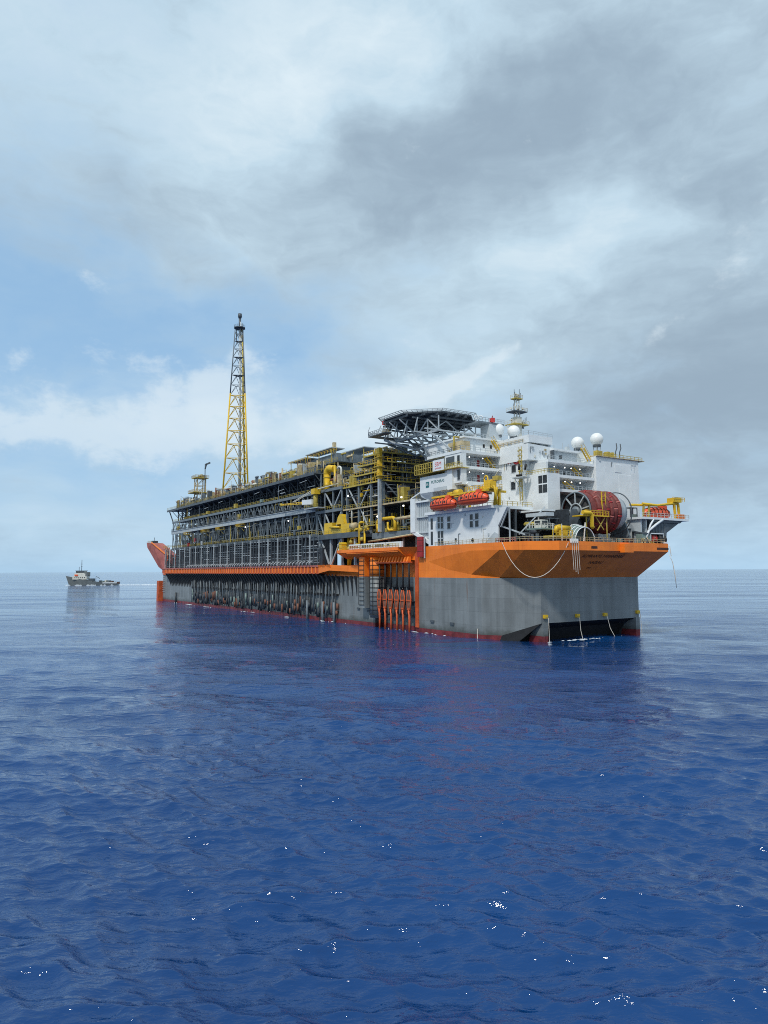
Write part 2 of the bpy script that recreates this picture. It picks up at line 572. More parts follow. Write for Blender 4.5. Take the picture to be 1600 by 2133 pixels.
def build_sea():
    rng = np.random.default_rng(11)
    fp = 696.0
    rows = [2.0, 6.0, 10.0, 14.0, 18.0, 22.0, 25.0]
    p = EYE * fp / 27.0
    while p > 0.8:
        rows.append(EYE * fp / p)
        p -= 0.8 if p < 420 else 1.0
    rows += [22000.0, 40000.0, 90000.0, 180000.0]
    r = np.array(rows)
    dense = np.linspace(-R(34), R(34), 860)
    side = np.linspace(R(34), 2 * pi - R(34), 62)[1:-1]
    th = np.concatenate([dense, side])
    nt, nr = len(th), len(r)
    rr, tt = np.meshgrid(r, th, indexing='ij')
    x = (rr * np.sin(tt)).astype(np.float64)
    y = (rr * np.cos(tt)).astype(np.float64)
    dr = np.gradient(r)[:, None] * np.ones((1, nt))
    da = np.abs(np.gradient(th))[None, :] * rr
    cell = np.maximum(dr, da)
    z = np.zeros_like(x)
    dx = np.zeros_like(x)
    dy = np.zeros_like(x)
    # gusts: patches of rougher and calmer water
    patch = 1.0 + 0.30 * np.sin(x / 47 + 1.3 * np.sin(y / 61)) * np.sin(y / 39 + 0.7)
    wind = R(250)
    for i in range(96):
        lam = 0.9 * (34.0 / 0.9) ** rng.random()
        spread = 0.35 if lam > 8 else 0.6
        a = wind + rng.normal(0, spread)
        k = 2 * pi / lam
        amp = lam * 0.0034 * (0.6 + 0.8 * rng.random()) * (2.4 if lam < 3 else 1.35 if lam < 11 else 0.6)
        ph = rng.random() * 2 * pi
        wgt = np.clip((lam / cell - 2.2) / 3.0, 0, 1)
        arg = k * (x * cos(a) + y * sin(a)) + ph
        s, c = np.sin(arg), np.cos(arg)
        w = wgt * amp * (patch if lam < 9 else 1.0)
        z += w * s
        dx += -w * 0.85 * cos(a) * -c
        dy += -w * 0.85 * sin(a) * -c
    x -= dx * -1
    y -= dy * -1
    co = np.stack([x, y, z], axis=-1).reshape(-1, 3)
    i = np.arange(nr - 1)[:, None] * nt + np.arange(nt)[None, :]
    j = np.arange(nr - 1)[:, None] * nt + (np.arange(nt) + 1)[None, :] % nt
    faces = np.stack([i, j, j + nt, i + nt], axis=-1).reshape(-1, 4)[:, ::-1]
    centre = len(co)
    co = np.vstack([co, [0, 0, 0]])
    me = bpy.data.meshes.new('sea')
    nf = len(faces)
    fan = np.stack([np.full(nt, centre), (np.arange(nt) + 1) % nt, np.arange(nt)], axis=-1)
    me.vertices.add(len(co))
    me.vertices.foreach_set('co', co.astype(np.float32).ravel())
    me.loops.add(nf * 4 + nt * 3)
    me.loops.foreach_set('vertex_index', np.concatenate([faces.ravel(), fan.ravel()]).astype(np.int32))
    me.polygons.add(nf + nt)
    starts = np.concatenate([np.arange(nf) * 4, nf * 4 + np.arange(nt) * 3]).astype(np.int32)
    me.polygons.foreach_set('loop_start', starts)
    me.polygons.foreach_set('use_smooth', np.ones(nf + nt, dtype=bool))
    me.update(calc_edges=True)
    me.validate()
    m = bpy.data.materials.new('sea_water')
    m.use_nodes = True
    t = m.node_tree
    g = NG(t)
    b = t.nodes['Principled BSDF']
    geo = g.n('ShaderNodeNewGeometry').outputs['Position']
    big = g.noise(geo, 0.018, 3, 0.5)
    c = g.mix(g.mr(big, 0.3, 0.7), (0.002, 0.035, 0.138, 1), (0.004, 0.048, 0.175, 1))
    t.links.new(c, b.inputs['Base Color'])
    b.inputs['Roughness'].default_value = 0.06
    b.inputs['IOR'].default_value = 1.42
    def ripple(rot, sx, sy, scale, detail, ridged):
        mp = g.n('ShaderNodeMapping')
        mp.inputs['Rotation'].default_value = (0, 0, R(rot))
        mp.inputs['Scale'].default_value = (sx, sy, 1.0)
        t.links.new(geo, mp.inputs[0])
        nd = g.n('ShaderNodeTexNoise', noise_dimensions='3D')
        if ridged:
            nd.noise_type = 'RIDGED_MULTIFRACTAL'
            nd.inputs['Offset'].default_value = 0.9
            nd.inputs['Gain'].default_value = 1.6
        nd.normalize = True
        t.links.new(mp.outputs[0], nd.inputs['Vector'])
        nd.inputs['Scale'].default_value = scale
        nd.inputs['Detail'].default_value = detail
        nd.inputs['Roughness'].default_value = 0.5
        nd.inputs['Distortion'].default_value = 0.35
        return nd.outputs['Fac']

    a1 = ripple(-12, 0.42, 1.0, 0.62, 3.0, True)
    a2 = ripple(16, 0.42, 1.0, 1.7, 4.0, False)
    a3 = ripple(-14, 0.42, 1.0, 4.6, 3.0, False)
    h = g.m('ADD', g.m('MULTIPLY', a1, RIP[0]), g.m('MULTIPLY', a2, RIP[1]))
    a0 = ripple(8, 0.35, 1.0, 0.09, 2.0, False)
    h = g.m('ADD', h, g.m('MULTIPLY', a3, RIP[2]))
    h = g.m('ADD', h, g.m('MULTIPLY', a0, RIP[3]))
    a4 = ripple(-20, 0.38, 1.0, 0.26, 3.0, False)
    h = g.m('ADD', h, g.m('MULTIPLY', a4, RIP[6]))
    # long low swell, so that far water keeps its slopes
    b1 = ripple(-8, 0.4, 1.0, 0.022, 2.0, False)
    b2 = ripple(12, 0.4, 1.0, 0.005, 2.0, False)
    h = g.m('ADD', h, g.m('MULTIPLY', b1, RIP[4]))
    h = g.m('ADD', h, g.m('MULTIPLY', b2, RIP[5]))
    bp = g.n('ShaderNodeBump')
    bp.inputs['Strength'].default_value = 1.0
    bp.inputs['Distance'].default_value = 1.0
    t.links.new(h, bp.inputs['Height'])
    t.links.new(bp.outputs[0], b.inputs['Normal'])
    me.materials.append(m)
    o = bpy.data.objects.new('sea', me)
    col.objects.link(o)
    tag(o, 'deep blue open sea with small wind ripples reaching to the horizon', 'sea', kind='structure')


build_sea()

# ------------------------------------------------------------------ the production ship: hull
BEAM = 53.6
MID = BEAM / 2


def mir(p):
    return (p[0], BEAM - p[1], p[2])


ship = thing('production_ship', 'huge production ship with grey hull, orange upper band and red waterline', 'ship', (150, MID, 0))


def wall_strip(pts, z0, z1, close=False):
    mb = MB()
    seq = list(zip(pts, pts[1:]))
    for a, b in seq:
        mb.poly([(a[0], a[1], z0), (b[0], b[1], z0), (b[0], b[1], z1), (a[0], a[1], z1)])
    return mb


SIDE = [(0, 0), (247, 0), (247, 2.6), (269.5, 2.6), (269.5, 0), (299, 0)]
FAR = [(299, BEAM), (0, BEAM), (0, 0)]
# grey hull: near side, chamfer, front, far side, stern
mb = MB()
for pts in (SIDE, FAR):
    for a, b in zip(pts, pts[1:]):
        mb.poly([(a[0], a[1], 1.35), (b[0], b[1], 1.35), (b[0], b[1], 16), (a[0], a[1], 16)])
for q in (lambda p: p, mir):
    cham = [q(p) for p in ((299, 0, 1.35), (303.6, 2.66, 1.35), (312.5, 7.8, 4.7), (312.5, 7.8, 16), (299, 0, 16))]
    mb.poly(cham if q((0, 0, 0))[1] == 0 else cham[::-1])
mb.poly([(312.5, 7.8, 4.7), (312.5, 45.8, 4.7), (312.5, 45.8, 16), (312.5, 7.8, 16)])
mb.build('hull_side', M['hull_side'], ship)
mb = MB()
for pts in (SIDE, FAR):
    for a, b in zip(pts, pts[1:]):
        mb.poly([(a[0], a[1], -6), (b[0], b[1], -6), (b[0], b[1], 1.345), (a[0], a[1], 1.345)])
for q in (lambda p: p, mir):
    c2 = [q(p) for p in ((299, 0, -6), (301, 1.15, -6), (303.6, 2.66, 1.345), (299, 0, 1.345))]
    mb.poly(c2 if q((0, 0, 0))[1] == 0 else c2[::-1])
mb.build('boot_stripe', M['boot'], ship)
# cut-away under the near end
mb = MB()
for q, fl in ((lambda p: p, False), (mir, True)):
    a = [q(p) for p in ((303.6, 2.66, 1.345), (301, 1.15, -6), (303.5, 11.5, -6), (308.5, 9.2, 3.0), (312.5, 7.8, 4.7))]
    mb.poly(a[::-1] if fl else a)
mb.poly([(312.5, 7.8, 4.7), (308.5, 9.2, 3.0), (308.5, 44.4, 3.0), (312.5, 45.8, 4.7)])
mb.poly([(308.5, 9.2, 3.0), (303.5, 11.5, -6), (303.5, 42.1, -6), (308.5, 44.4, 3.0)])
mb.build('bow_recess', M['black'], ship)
for q in (lambda p: p, mir):
    t0, t1 = sorted((q((0, 8.05, 0))[1], q((0, 9.7, 0))[1]))
    po = MB().prism([(308.2, t0, 1.5), (312.9, t0, 1.5), (312.9, t0, 4.9), (311.0, t0, 4.9)], (0, t1 - t0, 0)).build('bow_pillar', M['hull_side'], ship)
    MB().prism([(306.2, t0, -6), (312.9, t0, -6), (312.9, t0, 1.49), (308.2, t0, 1.49)], (0, t1 - t0, 0)).build('pillar_foot', M['boot'], po)

# orange upper band along the aft half: lower deck edge at 20
mb = MB()
for a, b in (((0, 0), (240, 0)), ((299, BEAM), (0, BEAM)), ((0, BEAM), (0, 0))):
    z1 = 20.0
    mb.poly([(a[0], a[1], 16.0), (b[0], b[1], 16.0), (b[0], b[1], z1), (a[0], a[1], z1)])
mb.build('upper_strake', M['orange'], ship)
# forecastle wall, vertical, with the upper edge of its flare
mb = MB()
mb.poly([(240, 0, 16), (247, 0, 16), (247, 0, 25), (240, 0, 25)])
mb.poly([(247, 0, 16), (247, 2.6, 16), (247, 2.6, 25), (247, 0, 25)])
mb.poly([(247, 2.6, 16), (269.5, 2.6, 16), (269.5, 2.6, 25), (247, 2.6, 25)])
mb.poly([(269.5, 2.6, 16), (269.5, 0, 16), (269.5, 0, 25), (269.5, 2.6, 25)])
mb.poly([(269.5, 0, 16), (276, 0, 16), (276, 0, 25), (269.5, 0, 25)])
mb.poly([(240, BEAM, 25), (240, 0, 25), (240, 0, 16), (240, BEAM, 16)][::-1])
mb.build('forecastle_wall', M['orange'], ship)
ST = [  # knuckle on the wall, lip of the flare, deck edge
    ((276, 0, 20.6), (276, 0.0, 20.7), (276, 0.0, 25)),
    ((285, 0, 18.3), (285.3, -0.6, 22.0), (285.3, -0.6, 25)),
    ((295, 0, 16.9), (296, -1.3, 23.2), (296, -1.3, 25)),
    ((303.3, 2.5, 16.15), (308, -1.6, 23.1), (308, -1.6, 25)),
    ((312.5, 7.8, 16.01), (315.8, -0.6, 22.9), (315.8, -0.6, 25)),
]
LOW = [(276, 0), (285, 0), (295, 0), (303.3, 2.5), (312.5, 7.8)]
for q, fl in ((lambda p: p, False), (mir, True)):
    w, f, s = MB(), MB(), MB()
    for i in range(4):
        a, b = ST[i], ST[i + 1]
        for mbx, pts in ((w, [LOW[i] + (16.0,), LOW[i + 1] + (16.0,), b[0], a[0]]), (f, [a[0], b[0], b[1], a[1]]), (s, [a[1], b[1], b[2], a[2]])):
            pts = [q(p) for p in pts]
            if fl:
                pts = pts[::-1]
            if mbx is w and i == 3:
                continue
            mbx.poly(pts)
    tri = [q(p) for p in ((312.5, 7.8, 16.01), (321, 5.7, 22.8), (315.8, -0.6, 22.9))]
    f.poly(tri[::-1] if fl else tri)
    st = [q(p) for p in ((315.8, -0.6, 22.9), (321, 5.7, 22.8), (321, 5.7, 25), (315.8, -0.6, 25))]
    s.poly(st[::-1] if fl else st)
    w.build('shoulder_plate', M['orange'], ship)
    f.build('side_flare', M['orange'], ship)
    s.build('bulwark_strip', M['orange'], ship)
fl = MB().poly([(312.5, 7.8, 16.01), (312.5, 45.8, 16.01), (321, 47.9, 22.8), (321, 5.7, 22.8)]).build('bow_flare', M['orange'], ship)
MB().box(320.4, 321.06, 5.72, 47.88, 22.805, 25.02).build('bow_bulwark', M['orange'], ship)
for t0 in (17.0, 43.0):
    MB().box(321.0, 321.12, t0, t0 + (2.2 if t0 < 20 else 5.0), 23.3, 23.9).build('bulwark_slot', M['ink'], ship)
# a step of the bulwark with a roller
MB().box(320.3, 322.4, 28.0, 31.5, 22.4, 24.6).build('roller_box', M['orange'], ship)
# name on the front flare
up = Vector((8.5, 0, 6.79))
nrm = Vector((6.79, 0, -8.5)).normalized()


def on_flare(t, k):
    p = Vector((312.5, t, 16.01)) + up * k + nrm * 0.03
    return p


text_part('ship_name', 'ALMIRANTE TAMANDARÉ', 1.55, on_flare(23.5, 0.80), (0, 1, 0), up, M['ink'], ship, squash=0.87)
text_part('port_name', 'NASSAU', 1.5, on_flare(22.8, 0.57), (0, 1, 0), up, M['ink'], ship, squash=0.95)
text_part('number_lettering', 'IMO', 0.75, on_flare(22.0, 0.37), (0, 1, 0), up, M['ink'], ship)

# decks
mb = MB()
mb.poly([(0, 0, 19.99), (240, 0, 19.99), (240, BEAM, 19.99), (0, BEAM, 19.99)])
mb.build('main_deck', M['steel'], ship)
mb = MB()
dk = [(240, 0), (247, 0), (247, 2.6), (269.5, 2.6), (269.5, 0), (276, 0), (285.3, -0.6), (296, -1.3), (308, -1.6), (315.8, -0.6), (320.4, 5.7)]
full = dk + [(l, BEAM - t) for l, t in dk[::-1]]
mb.poly([(l, t, 24.98) for l, t in full])
mb.build('forecastle_deck', M['rust'], ship)

# overhanging porch with its sloping underside
mb = MB()
sec = [(229, -4.0), (269.5, -4.0)]
A = [(229, -4.2, 24.1), (266.5, -4.2, 24.1), (266.5, -4.2, 25.02), (229, -4.2, 25.02)]
mb.poly(A)
mb.poly([(229, -4.2, 25.02), (266.5, -4.2, 25.02), (273, 0.02, 25.02), (273, 2.7, 25.02), (229, 2.7, 25.02)])
mb.poly([(229, -4.2, 24.1), (229, 0.0, 22.0), (266.5, 0.0, 21.4), (266.5, -4.2, 24.1)])
mb.poly([(266.5, -4.2, 24.1), (266.5, 0, 21.4), (273, -0.02, 20.6), (273, -0.02, 25.02), (266.5, -4.2, 25.02)])
mb.poly([(229, -4.2, 24.1), (229, -4.2, 25.02), (229, 2.7, 25.02), (229, 2.7, 22.0), (229, 0.0, 22.0)])
mb.poly([(229, 0.0, 22.0), (229, 2.7, 22.0), (266.5, 2.7, 21.4), (266.5, 0.0, 21.4)])
mb.build('porch', M['orange'], ship)
MB().bar((236, -4.3, 23.75), (266.5, -4.3, 23.75), 0.18).build('porch_pipe', M['orange'], ship)
# chain hang-off beam and its lugs
MB().box(249.5, 268.8, -2.2, -0.6, 20.3, 20.7).build('hang_off_beam', M['orange_old'], ship)
for i in range(12):
    l = 250.2 + i * 1.58
    MB().prism([(l, -2.1, 20.72), (l, -0.7, 20.72), (l, -0.7, 22.2), (l, -1.5, 22.2)], (0.7, 0, 0)).build('hang_off_lug', M['orange'], ship)
# the two caissons beside the chains
MB().box(241.2, 244.6, -2.6, -0.02, 16.2, 22.4).build('caisson_head', M['orange'], ship)
MB().box(241.25, 244.55, -2.55, -0.02, 6.0, 16.18).build('caisson_leg', M['hull_side'], ship)
MB().tube([(249.2, -0.6, 16.2), (249.2, -0.6, 22.3)], 2.35, 20).build('caisson_head', M['orange'], ship)
MB().tube([(249.2, -0.6, 3.2), (249.2, -0.6, 16.18)], 2.33, 20).build('caisson_leg', M['hull_side'], ship)
for k in range(13):
    z = 4.2 + k * 1.42
    MB().ring((249.2, -0.6, z), (0, 0, 1), 2.5, 0.08, 22, 4).build('ladder_rung', M['black'], ship)
    if k > 1:
        MB().bar((241.2, -2.75, z), (244.6, -2.75, z), 0.12).build('ladder_rung', M['black'], ship)
for l in (241.3, 244.5):
    MB().bar((l, -2.8, 7), (l, -2.8, 22), 0.12).build('ladder_rail', M['black'], ship)
for l, t in ((247.2, -2.2), (250.2, -2.95)):
    MB().bar((l, t, 4), (l, t, 22), 0.12).build('ladder_rail', M['black'], ship)
# frames inside the recess
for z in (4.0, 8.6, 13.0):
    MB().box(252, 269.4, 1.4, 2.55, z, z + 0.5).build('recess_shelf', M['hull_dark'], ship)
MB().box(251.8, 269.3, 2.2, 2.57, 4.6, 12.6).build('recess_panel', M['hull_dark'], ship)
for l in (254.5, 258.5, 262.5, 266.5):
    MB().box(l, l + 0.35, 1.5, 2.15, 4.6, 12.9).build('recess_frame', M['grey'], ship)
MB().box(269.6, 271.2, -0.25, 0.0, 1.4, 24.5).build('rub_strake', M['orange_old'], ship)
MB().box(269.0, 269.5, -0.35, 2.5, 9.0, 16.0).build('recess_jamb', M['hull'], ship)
# hull gratings and small fittings
for l, z in ((277, 3.3), (286, 3.2), (236, 5.2), (242.5, 4.6)):
    MB().box(l, l + 1.6, -0.35, 0.0, z, z + 0.6).build('hull_fitting', M['steel'], ship)

# stern: flared bulwark and rudder head
mb = MB()
mb.prism([(6, -0.3, 17.5), (-3, -2.2, 21), (-15.5, -6.2, 33.5), (-16.5, -6.4, 36.6), (-8, -5.4, 36.0), (6, -0.6, 28.5)], (0.2, 7.0, 0.0))
mb.build('stern_bulwark', M['primer'], ship)
MB().prism([(-0.2, -0.7, 16.2), (10.5, -0.7, 16.2), (10.5, -0.7, 27.5), (6.3, -0.7, 28.5), (6.0, -0.7, 17.0)], (0, 0.65, 0)).build('stern_plate', M['orange_old'], ship)
MB().bar((-8, -5.6, 36.4), (6.5, -0.8, 28.9), 0.7, 0.5).build('stern_coaming', M['orange'], ship)
MB().box(-16.5, 2, 2, BEAM - 2, 27.5, 28.3).build('poop_deck', M['steel'], ship)
MB().box(-5.5, -1.2, -2.4, 3.5, -4, 12.5).build('rudder_trunk', M['orange_old'], ship)
MB().box(-3.0, -0.01, 1.0, 3.0, 12.51, 20).build('rudder_post', M['steel'], ship)
for k in range(9):
    MB().bar((0.3, -0.5, 6 + k * 1.15), (5.2, -0.5, 6 + k * 1.15), 0.14).build('stern_rung', M['grey_lt'], ship)
mb = MB().rail([(-16, -5.8, 36.5), (-9, -5.2, 36.1)], 1.2, 1.5, 0.14)
mb.build('stern_rail', M['tan'], ship)
MB().box(-14, -10, -4.2, -1, 36.3, 37.6).bar((-12, -2.5, 37.6), (-13.5, -2.5, 39.8), 0.25).build('stern_winch', M['steel'], ship)
mb = MB()
for l in (1.5, 6.5, 11):
    mb.bar((l, 0.5, 20), (l, 0.5, 33), 0.35)
for z in (24.5, 28.5, 32.5):
    mb.bar((1.5, 0.5, z), (11, 0.5, z), 0.3)
mb.build('stern_frame', M['tan'], ship)
MB().rail([(0, -0.6, 32.7), (12, -0.6, 32.7), (12, 4, 32.7)], 1.2, 1.5, 0.12).build('stern_rail', M['yellow_old'], ship)

# ------------------------------------------------------------------ riser balcony along the aft half
bal = thing('riser_balcony', 'long orange balcony with grey pipe racks along the aft hull side', 'balcony', (120, -1, 16))
MB().box(10, 214, -3.4, -0.01, 17.0, 19.9).build('balcony_beam', M['orange_old'], bal)
MB().prism([(214, -3.4, 17.2), (214, -0.02, 17.2), (238, -0.02, 16.3), (238, -1.0, 17.6), (222, -3.4, 18.2)], (0, 0, 2.0)).build('balcony_end', M['orange'], bal)
MB().box(10, 214, -3.7, -3.41, 19.5, 20.1).build('balcony_coaming', M['primer'], bal)
for i in range(75):
    l = 17 + i * 2.95
    pj = 1.0 if l < 214 else max(.35, (240 - l) / 26)
    w = MB()
    pts = [(l, -.05 - 3.3 * pj, 16.98 if l < 214 else 16.2)] + [(l, -0.05 - 3.28 * pj * (1 - (k / 6.0)) ** 1.25, 16.4 - 6.9 * (k / 6.0) ** 1.15) for k in range(7)] + [(l, -0.02, 16.98 if l < 214 else 16.2)]
    w.prism(pts, (0.42, 0, 0)).build('bracket', M['hull_dark'], bal)  # shading of the brackets is put into this near-black colour
    if l < 213:
        MB().box(l - 0.2, l + 0.55, -3.62, -3.41, 17.3, 19.45).build('beam_rib', M['orange'], bal)
for k in range(3):
    l = 213 + k * 3.6
    MB().prism([(l, -3.4, 19.3), (l + 2.8, -3.4, 19.3), (l + 2.0, -0.1, 17.0), (l + 0.6, -0.1, 17.0)], (0, -0.3, 0.9)).build('orange_bracket', M['orange'], bal)
# pipe rack wall between balcony and module deck
for i in range(62):
    l = 14 + i * 3.2
    pbar('rack_post', (l, -2.9, 19.9), (l, -2.9, 31.4), 0.28 if i % 3 else 0.45, M['grey_lt'] if i % 3 == 0 else M['steel'], bal)
rk = random.Random(77)
l = 13.0
while l < 212:
    e = min(213, l + rk.choice((6.4, 9.6, 12.8, 16.0)))
    for k in range(10):
        fill = .35 + .5 * min(1, l / 140)
        if k not in (0, 9) and rk.random() > fill:
            continue
        z = 21.0 + k * 1.04 + rk.uniform(-.2, .2)
        MB().tube([(l, -2.6, z), (e, -2.6, z)], rk.choice((.1, .13, .18)) if k else .22, 6).build('rack_pipe', M[rk.choice(('grey', 'grey', 'grey_lt', 'steel'))], bal)
    if rk.random() < .5:
        MB().box(l + 1, l + rk.uniform(2, 4), -2.2, -1.2, 20.2, 20.2 + rk.uniform(1.5, 7)).build('rack_cabinet', M[rk.choice(('steel', 'dark', 'grey'))], bal)
    if rk.random() < .45:
        MB().bar((l + .4, -2.75, 20), (min(e, l + 4), -2.75, 31), .2).build('rack_brace', M['grey'], bal)
    l = e
MB().box(11, 213, 4.5, 5.0, 20, 31.2).build('rack_backing', M['dark'], bal)
for i in range(52):
    l = 60 + i * 2.9 + random.uniform(-.4, .4)
    MB().tube([(l, -3.9, 19.9), (l, -3.95, 20.9), (l + 0.3, -3.3, 21.5), (l + .3, -2.6, 21.5)], 0.2, 6).build('hose_end', M['grey_lt'], bal)
# pull tubes down the hull
n = 0
for i in range(68):
    l = 60 + i * 2.42
    r = random.choice((0.2, 0.28, 0.34))
    tb = ptube('riser_tube', [(l, -0.75, 16.9), (l, -0.75, random.uniform(0.8, 3.5))], r, (M['grey'], M['steel'], M['hull'], M['dark'])[i % 4], bal, 7)
    z = 9.2 + random.uniform(-.2, .3)
    MB().box(l - 0.85, l + 0.85, -0.9, -0.02, z, z + 0.7).build('clamp', M['black'], tb)
    for q in range(2):
        zz = random.uniform(1.0, 4.5)
        lx = l + random.uniform(.5, 1.6)
        MB().tube([(lx, -0.7, zz), (lx, -0.7, zz + random.uniform(1.5, 4.5))], random.uniform(.25, .5), 8).build('bellmouth', random.choice((M['steel'], M['rust'], M['dark'], M['hull_dark'], M['green'], M['rust'], M['dark'])), tb)
for i, l in enumerate((30, 200, 212.5, 221)):
    ptube('fender_tube', [(l, -0.8, 7.0 if i else 6.0), (l, -0.8, -1.5)], 0.55, M['hull_dark'] if i == 0 else M['grey'], bal, 8)

# ------------------------------------------------------------------ process modules on the deck
MODS = 'process modules along the deck of the production ship'


def clutter(par, l0, l1, t0, t1, z0, hmax, n, mats, seed, small=False):
    """tanks, boxes, pipes and frames standing on a module deck"""
    rd = random.Random(seed)
    for i in range(n):
        l = rd.uniform(l0, l1)
        t = rd.uniform(t0, t1)
        m = M[rd.choice(mats)]
        k = rd.random()
        h = rd.uniform(0.45, 1.0) * hmax
        if k < 0.22:
            L, r = rd.uniform(2.5, 6.5), rd.uniform(0.5, 1.1) * (0.6 if small else 1)
            zc = z0 + r + 0.5 + rd.random() * max(0.1, h - 2 * r)
            b = min(l + L, l1)
            MB().disc((l, t, zc), (1, 0, 0), [(0, .02), (0.15, r * .6), (.5, r), (b - l + .3, r), (b - l + .7, r * .6), (b - l + .85, .02)], 12).build('tank', m, par)
            for q in (l + .8, b - .3):
                MB().box(q, q + .35, t - r * .7, t + r * .7, z0, zc - r * .5).build('saddle', M['grey'], par)
        elif k < 0.48:
            a, b, = rd.uniform(1.2, 4), rd.uniform(1.2, 3)
            o = MB().box(l, min(l + a, l1), t, t + b, z0 + 0.2, z0 + h).build('equipment_box', m, par)
            MB().box(l + .2, min(l + a, l1) - .2, t + .2, t + b - .2, z0, z0 + 0.19).build('skid', M['grey'], o)
            MB().tube([(l + a * .4, t - .15, z0 + .4), (l + a * .4, t - .15, z0 + h + .5), (l + a * .4, t + b * .5, z0 + h + .5), (l + a * .4, t + b * .5, z0 + h)], .14, 6).build('pipe', M[rd.choice(mats)], o)
        elif k < 0.66:
            r = rd.uniform(.3, .8) * (0.6 if small else 1)
            MB().tube([(l, t, z0), (l, t, z0 + h * 1.1)], r, 10).build('stack', m, par)
        elif k < 0.84:
            a = rd.uniform(3, 9)
            r = rd.uniform(.12, .26)
            b = min(l + a, l1)
            MB().tube([(l, t, z0), (l, t, z0 + h * .8), (b, t, z0 + h * .8), (b, t, z0)], r, 6).build('pipe', m, par)
        else:
            a, b = rd.uniform(2, 5), rd.uniform(2, 4)
            e = min(l + a, l1)
            f = MB()
            for x in (l, e):
                for y in (t, t + b):
                    f.bar((x, y, z0), (x, y, z0 + h * 1.1), .16)
            for zz in (h * .55, h * 1.1):
                f.bar((l, t, z0 + zz), (e, t, z0 + zz), .16).bar((l, t + b, z0 + zz), (e, t + b, z0 + zz), .16)
                f.bar((l, t, z0 + zz), (l, t + b, z0 + zz), .16).bar((e, t, z0 + zz), (e, t + b, z0 + zz), .16)
            f.box(l, e, t, t + b, z0 + h * .52, z0 + h * .56)
            f.build('frame', m, par)


